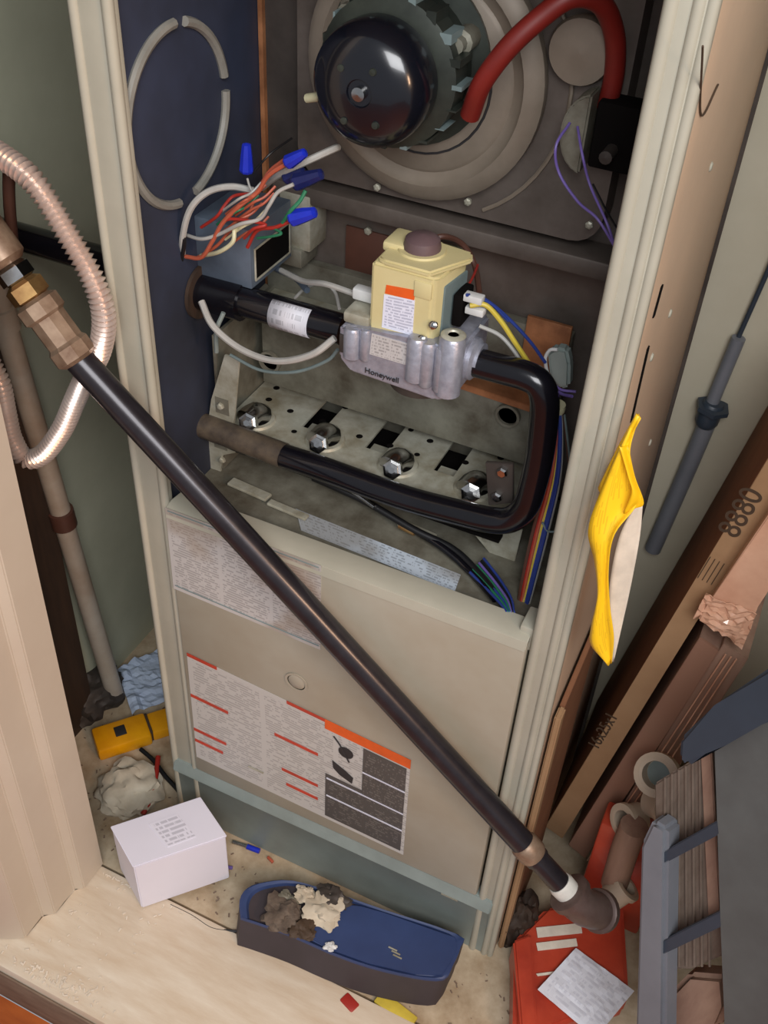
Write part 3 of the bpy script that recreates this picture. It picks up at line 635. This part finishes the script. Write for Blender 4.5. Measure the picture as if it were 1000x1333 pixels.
# corrugated connector
def corrugated(name, pts, r0, r1, pitch, m, par):
    sp_ = spline(pts, 40); L_ = 0; out = [sp_[0]]; need = pitch/4; acc = 0
    for a, b in zip(sp_, sp_[1:]):
        seg = (b-a).length; pos = 0
        while acc+seg-pos >= need:
            pos += need-acc; acc = 0; out.append(a.lerp(b, pos/seg))
        acc += seg-pos
    rr = [(r0, (r0+r1)/2, r1, (r0+r1)/2)[i % 4] for i in range(len(out))]
    bm = bmesh.new(); bm_tube(bm, out, rr, 16); return fin(name, bm, m, par, True)
fx = thing('gas_connector', 'corrugated steel gas connector looping down past the upper end of the black pipe', 'gas hose', tuple(at(40, 605, y=-.06)))
cp = [(-30, 185, -.02), (5, 205, -.025), (45, 238, -.03), (85, 300, -.032), (120, 362, -.034), (135, 410, -.034), (130, 455, -.03), (112, 490, -.02), (98, 520, -.018), (80, 560, -.02), (55, 592, -.025), (32, 596, -.03), (16, 572, -.035), (8, 540, -.035), (0, 500, -.035), (-14, 470, -.035)]
corrugated('corrugated_tube', [at(a, b, y=c) for a, b, c in cp], .0082, .0122, .0058, Mt['flex'], fx)
# second, dull hose behind
tag(tube('brown_hose', [at(12, 200, y=.0), at(12, 260, y=.0), at(18, 330, y=.02)], .006, Mt['brownw'], None, 12), 'short brown hose hanging behind the corrugated connector', 'hose')

# drain pipes down the closet wall
def pipe_thing(name, label, pts, r, m, fit):
    t = thing(name, label, 'pipe', tuple(pts[-1]))
    tube('pipe_length', pts, r, m, t, 20, 0)
    for f in fit:
        p = pts[0].lerp(pts[-1], f); dd = (pts[-1]-pts[0]).normalized()
        lathe('coupling', [(r, 0), (r*1.25, .001), (r*1.25, .03), (r, .031)], p, dd, Mt['brownw'] if f > .3 else m, t, 20)
    return t
pa = at(-12, 360, y=.06); pb = at(152, 922, y=.1)
pb.z = max(pb.z, FZ)
pipe_thing('drain_pipe', 'greyish white plastic drain pipe slanting down the gap left of the furnace', [pa, at(150, 905, z=FZ+.015)], .0145, Mt['pvc'], (.05, .46))
# ================================================================ FLOOR CLUTTER, LEFT
def blob(name, c, r, m, label, cat, seed, flat=.5, sub=4, amp=.35, fr=14):
    from mathutils import noise
    bm = bmesh.new(); bmesh.ops.create_icosphere(bm, subdivisions=sub, radius=1.0); c = Vector(c)
    for v in bm.verts:
        n_ = v.co.normalized(); k = 1+amp*noise.noise(n_*2.2+Vector((seed, 0, 0)))+amp*.4*noise.noise(n_*6+Vector((0, seed, 0)))
        p = Vector((n_.x*r[0], n_.y*r[1], n_.z*r[2]))*k
        v.co = c+p
        v.co.z = max(v.co.z, FZ+.001)
    return tag(fin(name, bm, m, None, True), label, cat)
def sheet(name, c4, m, label, cat, amp=.006, n=14, seed=1, thick=.0008, par=None):
    """crumpled sheet over four corners"""
    from mathutils import noise
    bm = bmesh.new(); uvl = bm.loops.layers.uv.new('UVMap'); A, B, C_, D = [Vector(p) for p in c4]
    nn = (B-A).cross(D-A).normalized(); nn = nn if nn.z >= 0 else -nn
    V = [[None]*(n+1) for _ in range(n+1)]
    for i in range(n+1):
        for k in range(n+1):
            u, v = i/n, k/n; p = (A*(1-u)+B*u)*(1-v)+(D*(1-u)+C_*u)*v
            V[i][k] = bm.verts.new(p+nn*amp*(abs(noise.noise(Vector((u*5, v*5, seed))))*2))
    for i in range(n):
        for k in range(n):
            f = bm.faces.new((V[i][k], V[i+1][k], V[i+1][k+1], V[i][k+1]))
            for lp, (a, b) in zip(f.loops, ((i, k), (i+1, k), (i+1, k+1), (i, k+1))): lp[uvl].uv = (a/n, 1-b/n)
    me = bpy.data.meshes.new(name); bm.to_mesh(me); bm.free(); o = link(name, me, m, par, False)
    md = o.modifiers.new('thickness', 'SOLIDIFY'); md.thickness = thick; md.offset = 1
    return tag(o, label, cat)
# yellow meter
a, b = at(118, 950, z=.0), at(262, 905, z=.0)
mtr = thing('meter', 'orange-yellow handheld meter with a small dark window lying left of the furnace', 'meter', tuple((a+b)/2))
mtr.location.z = FZ
dx = (b-a); dx.z = 0; dxn = dx.normalized(); dyn = Vector((dxn.y, -dxn.x, 0))
def mbox(name, u0, u1, v0, v1, z0, z1, m, bev=.003):
    T = Matrix((dxn, dyn*-1, Vector((0, 0, 1)))).transposed().to_4x4(); T.translation = Vector((a.x, a.y, FZ+.0005))
    return box(name, (u0, v0, z0), (u1, v1, z1), m, mtr, bev, T)
mbox('body', 0, .088, -.052, .0, 0, .026, Mt['meter'], .005); mbox('body', .09, .2, -.046, -.002, 0, .022, Mt['meter'], .004)
mbox('window', .034, .052, -.034, -.014, .0255, .0275, Mt['ink'], .001); mbox('seam', .087, .091, -.045, -.004, .002, .025, Mt['inkb'], .0005)
mbox('label_recess', .125, .15, -.03, -.012, .0215, .023, Mt['inkb'], .0005)
tag(tube('test_lead', [at(183, 975, z=.002), at(200, 990, z=0), at(215, 1010, z=0), at(236, 1035, z=-.005), at(240, 1060, z=-.01)], .0036, Mt['blackw'], None, 10), 'black test lead running from the yellow meter behind the white box', 'cable')
tag(tube('test_lead', [at(206, 985, z=.002), at(203, 1010, z=0), at(196, 1040, z=-.005), at(186, 1060, z=-.01)], .0042, Mt['redw'], None, 10), 'dull red test lead between the meter and the white box', 'cable')
blob('rag', at(168, 1022, z=0)+Vector((0, 0, -.01)), (.05, .05, .022), Mt['rag'], 'crumpled cream rag on the floor below the yellow meter', 'rag', 3)
blob('drain_trap', at(118, 925, z=0)+Vector((-.02, .03, .0)), (.045, .06, .035), Mt['vestd'], 'dark grey bundle at the foot of the drain pipe', 'bundle', 9)
sheet('paper_wad', [at(*q, z=FZ+.012) for q in ((152, 872), (228, 836), (252, 900), (172, 930))], Mt['paperb'], 'crumpled pale blue paper behind the yellow meter', 'paper', .009, 16, 4)
# white carton
c_top = .098
q = [at(145, 1076, z=c_top), at(260, 1038, z=c_top), at(294, 1088, z=c_top), at(174, 1128, z=c_top)]
wb = thing('carton', 'small white carton with faint grey print on top, on the sill at the left jamb', 'box', (sum((p.x for p in q))/4, sum((p.y for p in q))/4, -.014))
prism('carton_body', [p-Vector((0, 0, c_top-(-.0135))) for p in q], (0, 0, c_top+.0105), Mt['wbox'], wb, bev=.0015)
cc = sum(q, Vector())/4
prism('lid', [cc+(p-cc)*1.02-Vector((0, 0, .003)) for p in q], (0, 0, .0035), Mt['wbox'], wb, bev=.001)
ins = lambda u, v, dz=.0012: (q[0]*(1-u)+q[1]*u)*(1-v)+(q[3]*(1-u)+q[2]*u)*v+Vector((0, 0, dz))
label_quad('printed_text', [ins(.36, .22), ins(.68, .2), ins(.72, .82), ins(.4, .84)], Mt['lab_box'], wb)

# navy tray
top = .038
out = [(313, 1195), (312, 1172), (322, 1156), (345, 1148), (380, 1146), (430, 1160), (500, 1184), (596, 1216), (600, 1232), (590, 1256), (578, 1274), (540, 1272), (480, 1258), (430, 1240), (380, 1218), (335, 1202)]
ctr = Vector((0, 0, 0)); o3 = [at(a_, b_, z=top) for a_, b_ in out]
ctr = sum(o3, Vector())/len(o3)
tr = thing('tray', 'shallow navy blue plastic tray, rounded at one end, lying in front of the furnace base', 'tray', (ctr.x, ctr.y, -.014))
o3s = spline(o3+[o3[0]], 3)[:-1]
base = [Vector((ctr.x+(p.x-ctr.x)*.99, p.y-.014 if p.y < ctr.y else p.y-.004, -.0125)) for p in o3s]
def loftring(name, A, B, m, par):
    bm = bmesh.new(); va = [bm.verts.new(p) for p in A]; vb = [bm.verts.new(p) for p in B]; n_ = len(A)
    for i in range(n_): bm.faces.new((va[i], va[(i+1) % n_], vb[(i+1) % n_], vb[i]))
    bm.faces.new(va); bm.faces.new(vb[::-1]); return fin(name, bm, m, par, True)
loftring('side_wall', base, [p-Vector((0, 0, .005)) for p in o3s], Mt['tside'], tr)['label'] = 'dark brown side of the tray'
def scl(p, k, dz): return Vector((ctr.x+(p.x-ctr.x)*k, ctr.y+(p.y-ctr.y)*k, p.z+dz))
bm = bmesh.new(); rings = [[bm.verts.new(scl(p, k, dz)) for p in o3s] for k, dz in ((1.0, -.005), (1.0, 0), (.98, .0015), (.93, 0), (.88, -.012))]
for A_, B_ in zip(rings, rings[1:]):
    for i in range(len(A_)): bm.faces.new((A_[i], A_[(i+1) % len(A_)], B_[(i+1) % len(A_)], B_[i]))
bm.faces.new(rings[-1]); fin('rim', bm, Mt['navy'], tr, True)
pl = [at(a_, b_, z=top+.002) for a_, b_ in ((440, 1176), (470, 1178), (500, 1188), (594, 1219), (597, 1234), (588, 1254), (576, 1271), (540, 1268), (480, 1254), (430, 1236), (396, 1218))]
prism('flat_deck', pl, (0, 0, -.008), Mt['navy'], tr, bev=.002)
cL = at(515, 1240, z=top+.0032)
for dx_, dy_ in ((-.006, .003), (.0, .0), (.004, -.004)): box('raised_mark', cL+Vector((dx_-.006, dy_-.001, -.001)), cL+Vector((dx_+.007, dy_+.001, .0008)), Mt['galv'], tr, .0004)
for i, (a_, b_, s_, m_, l_) in enumerate(((425, 1188, .021, 'rag', 'pale yellowish lump in the middle of the navy tray'), (368, 1190, .022, 'fluff', 'grey-brown fluffy scrap in the rounded end of the navy tray'), (398, 1164, .012, 'rag', 'pale scrap at the back rim of the navy tray'), (372, 1172, .012, 'galvd', 'grey scrap beside the dark one in the navy tray'), (432, 1168, .017, 'vestd', 'dark grey scrap between tray and furnace base'), (392, 1210, .014, 'inkb', 'dark brown scrap at the near edge of the flat deck'), (430, 1232, .006, 'white', 'tiny white bead on the navy tray deck'))):
    p = at(a_, b_, z=top+.006); bm = bmesh.new(); bmesh.ops.create_icosphere(bm, subdivisions=4, radius=1)
    from mathutils import noise
    for v in bm.verts:
        k_ = 1+.7*noise.noise(v.co*1.5+Vector((i*3.1, 0, 0)))+.3*noise.noise(v.co*5+Vector((0, i*2.1, 0))); v.co = p+Vector((v.co.x*s_*k_*1.25, v.co.y*s_*k_, v.co.z*s_*.45*k_))
    tag(fin('scrap', bm, Mt[m_], None, True), l_, 'scrap', 'scraps heaped in the navy tray')
# small bits on the floor
def bit(name, px, py, sx, sy, sz, rot, m, label, cat):
    p = at(px, py, z=FZ+.001); T = Matrix.Translation(p) @ Matrix.Rotation(math.radians(rot), 4, 'Z')
    return tag(box(name, (-sx, -sy, 0), (sx, sy, sz), m, None, min(sz, sy)*.3, T), label, cat)
t = thing('pen', 'thin silver stub with blue tip on the floor between white carton and furnace base', 'pen', tuple(at(318, 1103, z=FZ+.004)))
tube('barrel', [at(303, 1096, z=FZ+.004), at(322, 1102, z=FZ+.004)], .003, Mt['chrome'], t, 10, 0); tube('tip', [at(322, 1102, z=FZ+.004), at(338, 1108, z=FZ+.004)], .0042, Mt['blue'], t, 10, 0)
bit('wire_offcut', 296, 1130, .008, .0022, .004, 20, Mt['purple'], 'tiny purple wire offcut beside the white carton', 'scrap')
bit('wire_offcut', 352, 1120, .006, .002, .004, -20, Mt['orw'], 'tiny orange wire offcut behind the navy tray', 'scrap')
bit('red_scrap', 455, 1308, .012, .008, .009, -20, Mt['redw'], 'small bright red scrap just in front of the navy tray', 'scrap')
bit('yellow_scrap', 515, 1316, .03, .01, .006, -12, Mt['yelw'], 'crumpled yellow scrap in front of the navy tray, right of the red one', 'scrap')
tag(tube('thin_cord', [at(a_, b_, z=FZ+.006) for a_, b_ in ((222, 1178), (250, 1192), (275, 1208), (300, 1212), (322, 1212))], .0022, Mt['ink'], None, 8), 'thin dark cord from under the white carton to the navy tray', 'cord')
bm = bmesh.new()
for k in range(420):
    x, y = random.uniform(-.18, .86), random.uniform(-.125, -.03)
    if k % 3 == 0: x, y = random.uniform(-.26, -.05), random.uniform(-.1, .4)
    s_ = random.uniform(.0006, .0019); T = Matrix.Translation((x, y, FZ+s_*.4)) @ Matrix.Rotation(random.uniform(0, 3), 4, 'Z')
    bm_box(bm, (-s_*1.5, -s_*.6, -s_*.35), (s_*1.5, s_*.6, s_*.35), 0, T)
tag(fin('floor_grit', bm, Mt['woodd']), 'brown wood crumbs and grit scattered on the closet floor', 'debris', kind='stuff')
bm = bmesh.new()
for k in range(220):
    x = random.gauss(-.03, .05); y = -.32+abs(random.gauss(0, .02)) if k % 2 else -.2+random.gauss(0, .06)
    if x > .3: continue
    s_ = random.uniform(.0006, .002); T = Matrix.Translation((max(x, -.12), max(min(y, -.15), -.318), -.0135+s_*.4)) @ Matrix.Rotation(random.uniform(0, 3), 4, 'Z')
    bm_box(bm, (-s_*1.5, -s_*.6, -s_*.35), (s_*1.5, s_*.6, s_*.35), 0, T)
tag(fin('paint_chips', bm, Mt['cream']), 'pale paint chips and dust along the sill by the left jamb', 'debris', kind='stuff')

# ================================================================ RIGHT OF THE FURNACE
# cable with an inline coupling on the back wall
cb = thing('wall_cable', 'grey cable with a dark inline coupling on the wall right of the furnace', 'cable', tuple(at(860, 690, y=.445)))
tube('upper_lead', [at(1030, 280, y=.45), at(1000, 352, y=.45), at(962, 438, y=.45), at(945, 478, y=.45)], .003, Mt['slated'], cb, 10)
tube('sleeve', [at(962, 440, y=.447), at(935, 505, y=.447), at(925, 530, y=.447)], .0085, Mt['slate'], cb, 14)
tube('lower_sleeve', [at(925, 540, y=.447), at(900, 600, y=.447), at(850, 715, y=.447)], .0115, Mt['slate'], cb, 14)
lathe('coupling', [(.012, 0), (.015, .004), (.015, .03), (.012, .036)], at(930, 524, y=.445), at(912, 566, y=.445)-at(930, 524, y=.445), Mt['slated'], cb, 14)
lathe('clip', [(.022, 0), (.022, .006), (.01, .007)], at(929, 528, y=.443), at(912, 566, y=.445)-at(930, 524, y=.445), Mt['slated'], cb, 6, smooth=False)

# tall flat carton leaning right
Yc = .18
def slab(name, label, Ls, Rs, y, depth, m_edge, m_body, cat='carton', zb=None):
    c_ = [at(*p, y=y) for p in Ls]+[at(*p, y=y) for p in Rs[::-1]]
    low = min(p.z for p in c_)
    t = thing(name, label, cat, (sum(p.x for p in c_)/len(c_), y+depth/2, low))
    prism('sleeve', [p+Vector((0, .0015, 0)) for p in c_], (0, depth, 0), m_body, t, bev=.001)
    prism('edge_strip', c_, (0, .003, 0), m_edge, t, bev=.0008)
    return t, c_
t1, c1 = slab('flat_carton', 'tall flat brown carton leaning right of the furnace with size print on its narrow edge', [(710, 1076), (897, 768), (1040, 530)], [(732, 1092), (907, 809), (1045, 605)], Yc, .265, Mt['cardl'], Mt['card'])
ed = (c1[1]-c1[0]).normalized(); Yt = Yc-.0006
e2 = Vector((ed.z, 0, -ed.x))
text('size_print', '16x25x1', at(785, 952, y=Yt), ed, Vector((0, -1, 0)).cross(ed), .023, Mt['inkb'], t1)
text('bold_print', '8880', at(965, 668, y=Yt), ed, Vector((0, -1, 0)).cross(ed), .034, Mt['inkb'], t1)
for k in range(4):
    a_ = at(925+6*k, 735+3*k-10, y=Yt); tube('fine_print', [a_, a_-ed*.035], .0006, Mt['inkb'], t1, 4, 0)
# brown cardboard sheet behind it, next to the casing
t2 = thing('cardboard_sheet', 'darker brown cardboard sheet standing between furnace side and the tall flat carton', 'cardboard', (.5, .3, FZ))
A_, B_, = at(668, 1080, y=.15), at(800, 730, y=.15)
prism('sheet', [(.4865, .03, FZ+.002), (.4865, .165, FZ+.002), (.4875, .165, .52), (.4875, .03, .5)], (.006, 0, 0), Mt['card'], t2, bev=.0008)
prism('rolled_edge', [(.4865, .01, FZ+.002), (.4865, .03, FZ+.002), (.4875, .03, .5), (.4875, .01, .5)], (.008, 0, 0), Mt['cardl'], t2, bev=.002)
# wrapped pack of thinner cartons to the right
t3, c3 = slab('wrapped_carton', 'pinkish brown film-wrapped flat carton leaning just right of the tall one', [(740, 1100), (911, 830)], [(762, 1118), (938, 848)], .17, .25, Mt['card_stripe'], Mt['cardp'])
t4, c4_ = slab('wrapped_carton', 'rightmost of the leaning flat cartons, torn shiny film at its top end', [(766, 1120), (942, 838)], [(792, 1140), (974, 858)], .168, .24, Mt['cardp'], Mt['cardp'])
for k in range(3):
    a_, b_ = at(765+6*k, 1120+5*k, y=.164), at(945+7*k, 852+3*k, y=.164); tube('film_crease', [a_, a_.lerp(b_, .5)+Vector((.001, -.002, 0)), b_], .0011, Mt['film'], t4, 6)
# pink lit carton behind with shiny end
t5 = thing('open_carton', 'pale peach carton face catching the light above the wrapped cartons', 'carton', tuple(at(940, 840, y=.14)))
prism('face_panel', [at(*p, y=.155) for p in ((908, 808), (918, 792), (1048, 600), (1034, 720), (987, 790), (967, 842))], (.006, .1, 0), Mt['film'], t5, bev=.002)
sheet('torn_film', [at(*p, y=.15) for p in ((903, 806), (918, 776), (985, 800), (966, 846))], Mt['film'], None, None, .008, 12, 6, par=t5)
for k in list(bpy.data.objects):
    if k.name.startswith('torn_film'): k.matrix_parent_inverse = Matrix.Translation(-t5.location)

# yellow folded sheet with cream back, hung on the casing edge
yt = thing('hanging_leaflet', 'bright yellow folded leaflet with cream backing card hanging on the furnace side edge', 'leaflet', tuple(at(800, 850, y=-.03)))
def strip(name, Lp, Rp, yl_, m, par, bulge=0):
    bm = bmesh.new(); uvl = bm.loops.layers.uv.new('UVMap')
    Ls = spline([at(a_, b_, y=y_) for (a_, b_), y_ in zip(Lp, yl_[0])], 6); Rs = spline([at(a_, b_, y=y_) for (a_, b_), y_ in zip(Rp, yl_[1])], 6)
    n_ = len(Ls); K = 6; V = [[bm.verts.new(Ls[i].lerp(Rs[i], k/K)+Vector((0, -bulge*math.sin(math.pi*k/K*2), 0))) for k in range(K+1)] for i in range(n_)]
    for i in range(n_-1):
        for k in range(K):
            f = bm.faces.new((V[i][k], V[i][k+1], V[i+1][k+1], V[i+1][k]))
            for lp, (a_, b_) in zip(f.loops, ((i, k), (i, k+1), (i+1, k+1), (i+1, k))): lp[uvl].uv = (1-a_/(n_-1), b_/K)
    me = bpy.data.meshes.new(name); bm.to_mesh(me); bm.free(); o = link(name, me, m, par, True)
    md = o.modifiers.new('thickness', 'SOLIDIFY'); md.thickness = .0009; md.offset = 0
    return o
strip('yellow_page', [(829, 538), (806, 585), (782, 640), (766, 690), (774, 730), (778, 775), (770, 815), (770, 840), (792, 864)],
      [(832, 542), (820, 585), (824, 625), (830, 655), (800, 695), (792, 740), (794, 790), (799, 830), (796, 864)],
      ([-.02, -.03, -.035, -.04, -.04, -.035, -.03, -.03, -.03], [-.02, -.03, -.03, -.03, -.045, -.04, -.035, -.035, -.03]), Mt['lab_yel'], yt, .003)
strip('yellow_fold', [(806, 580), (818, 620), (822, 640), (812, 668)], [(818, 582), (826, 620), (838, 655), (826, 662)], ([-.035]*4, [-.03]*4), Mt['yelp'], yt, .002)
strip('top_flap', [(829, 538), (803, 585), (779, 635)], [(834, 545), (810, 590), (785, 648)], ([-.024]*3, [-.028]*3), Mt['yelp'], yt, .001)
strip('backing_card', [(826, 658), (806, 700), (794, 760), (793, 810), (796, 860)], [(837, 656), (833, 700), (822, 760), (811, 810), (799, 862)], ([-.022]*5, [-.018]*5), Mt['cream'], yt, .001)['label'] = 'cream backing card'

# charcoal crate at the right foreground
O = at(845, 1070, y=-.02); Pb = at(838, 1345, y=-.12); Pr = at(1010, 872, y=.02)
nC = (Pb-O).cross(Pr-O).normalized()
if nC.dot(O-CAM) < 0: nC = -nC     # pointing away from the camera
def onp(px, py, off=0.0):
    a_, b_ = px-500.0, py-666.5; d = Vector((RX[0]*a_+RX[1]*b_+RX[2]*F, RY[0]*a_+RY[1]*b_+RY[2]*F, RZ[0]*a_+RZ[1]*b_+RZ[2]*F))
    o_ = O+nC*off; return CAM+d*((o_-CAM).dot(nC)/d.dot(nC))
cr = thing('crate', 'charcoal plastic crate with a slate rim and barred side in the lower right corner', 'crate', tuple(onp(900, 1345, .1)))
def cpoly(name, px, off, th, m, bev=.002): return prism(name, [onp(a_, b_, off) for a_, b_ in px], nC*th, m, cr, bev=bev)
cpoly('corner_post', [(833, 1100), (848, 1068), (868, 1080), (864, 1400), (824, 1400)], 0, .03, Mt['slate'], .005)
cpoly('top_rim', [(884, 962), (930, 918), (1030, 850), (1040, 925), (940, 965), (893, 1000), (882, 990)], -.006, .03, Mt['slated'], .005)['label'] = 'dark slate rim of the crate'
cpoly('side_wall', [(928, 965), (1040, 900), (1060, 1400), (944, 1400), (938, 1200)], .004, .14, Mt['crate'])
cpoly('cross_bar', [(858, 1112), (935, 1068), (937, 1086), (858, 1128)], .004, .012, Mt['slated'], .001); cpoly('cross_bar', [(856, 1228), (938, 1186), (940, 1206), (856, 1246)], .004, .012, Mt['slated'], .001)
rb = cpoly('inner_board', [(852, 1020), (925, 975), (950, 1240), (900, 1262), (854, 1262)], .03, .01, Mt['ribs'])
for k in range(7):
    a_, b_ = onp(866+9*k, 1012-5*k, .0285), onp(864+10*k, 1258, .0285); tube('board_rib', [a_, b_], .0014, Mt['ribs'], rb, 6, 0)
cpoly('inner_strip', [(912, 985), (926, 978), (938, 1190), (922, 1200)], .026, .004, Mt['cardp'], .001)
tag(prism('white_pad', [onp(a_, b_, .04) for a_, b_ in ((872, 1292), (895, 1268), (942, 1272), (946, 1315), (935, 1340), (875, 1345))], nC*.03, Mt['cardp'], bev=.006), 'pale rounded block showing inside the charcoal crate at the bottom', 'block')

# red packaging and paper at the lower right
rbx = thing('red_package', 'orange-red package with pale stripes standing under the iron elbow', 'package', tuple(at(740, 1200, z=FZ)))
def zq(px, z): return [at(a_, b_, z=z) for a_, b_ in px]
prism('package_body', [p-Vector((0, 0, .05)) for p in zq([(670, 1222), (712, 1180), (812, 1172), (820, 1300), (700, 1345), (668, 1345)], .032)], (0, 0, .05), Mt['redbag'], rbx, bev=.006)
prism('side_flap', [p-Vector((0, 0, .05)) for p in zq([(668, 1225), (692, 1216), (700, 1345), (678, 1345)], .04)], (0, 0, .052), Mt['redbag'], rbx, bev=.003)
for k, (yy, w_) in enumerate(((1208, 13), (1228, 10), (1268, 3))):
    prism('pale_stripe', zq([(698, yy), (756-k*6, yy-6), (758-k*6, yy+w_-6), (700, yy+w_)], .0335), (0, 0, .0012), Mt['cream'], rbx)
sheet('instruction_sheet', zq([(750, 1234), (826, 1290), (775, 1352), (700, 1288)], .04), Mt['lab_paper'], 'white printed sheet lying on the orange-red package', 'paper', .0016, 14, 2)
blob('dark_rag', at(676, 1196, z=.012), (.026, .034, .045), Mt['dbrown'], 'dark brown rag bunched at the right foot of the furnace', 'rag', 12)
tag(box('red_box', (.565, .118, FZ+.001), (.66, .158, .2), Mt['redbag'], None, .004), 'dull red box wedged behind the iron elbow', 'box')
# white plastic fittings heaped by the crate
def fitting(px, py, y, r, ax_, label, L_=.03):
    p = at(px, py, y=y); t = thing('pipe_fitting', label, 'fitting', tuple(p), 'white plastic fittings beside the crate')
    lathe('socket', [(r, 0), (r, L_), (r*.72, L_), (r*.72, L_*.2), (0, L_*.2)], p, ax_, Mt['pvcw'], t, 24)
    lathe('collar', [(r*.99, L_*.72), (r*1.16, L_*.74), (r*1.16, L_*.98), (r*.9, L_*1.01), (r*.9, L_*.95)], p, ax_, Mt['pvcw'], t, 24, caps=False)
    lathe('bore', [(r*.7, L_*.22), (0, L_*.24)], p, ax_, Mt['rail'] if 'topmost white plastic pipe fitting beside' in label else Mt['hole'], t, 20)
Mt['pvcw'] = mat('cream_plastic_fitting', (204, 186, 164), .4, c2=(184, 164, 140), scale=12)
fitting(862, 1006, .135, .024, (-.2, -.7, .6), 'topmost white plastic pipe fitting beside the crate, open end towards viewer')
fitting(850, 1042, .135, .021, (.5, -.3, .4), 'second white plastic pipe fitting, just under the topmost one')
fitting(832, 1064, .13, .02, (-.4, -.5, .2), 'third white plastic pipe fitting down, at the crate corner post')
fitting(796, 1168, .07, .018, (.4, .3, .6), 'small white plastic fitting behind the iron elbow')
tag(prism('pipe_offcut', [at(a_, b_, y=.2) for a_, b_ in ((868, 985), (895, 930), (905, 935), (885, 1000))], (.0, .02, 0), Mt['pvcw'], bev=.003), 'pale strip standing behind the topmost white fitting', 'offcut')
tag(tube('white_tube', [at(800, 1150, y=.09), at(814, 1105, y=.092), at(826, 1075, y=.095)], .018, Mt['cardp'], None, 16), 'pinkish tube lying between the elbow and the crate', 'tube')
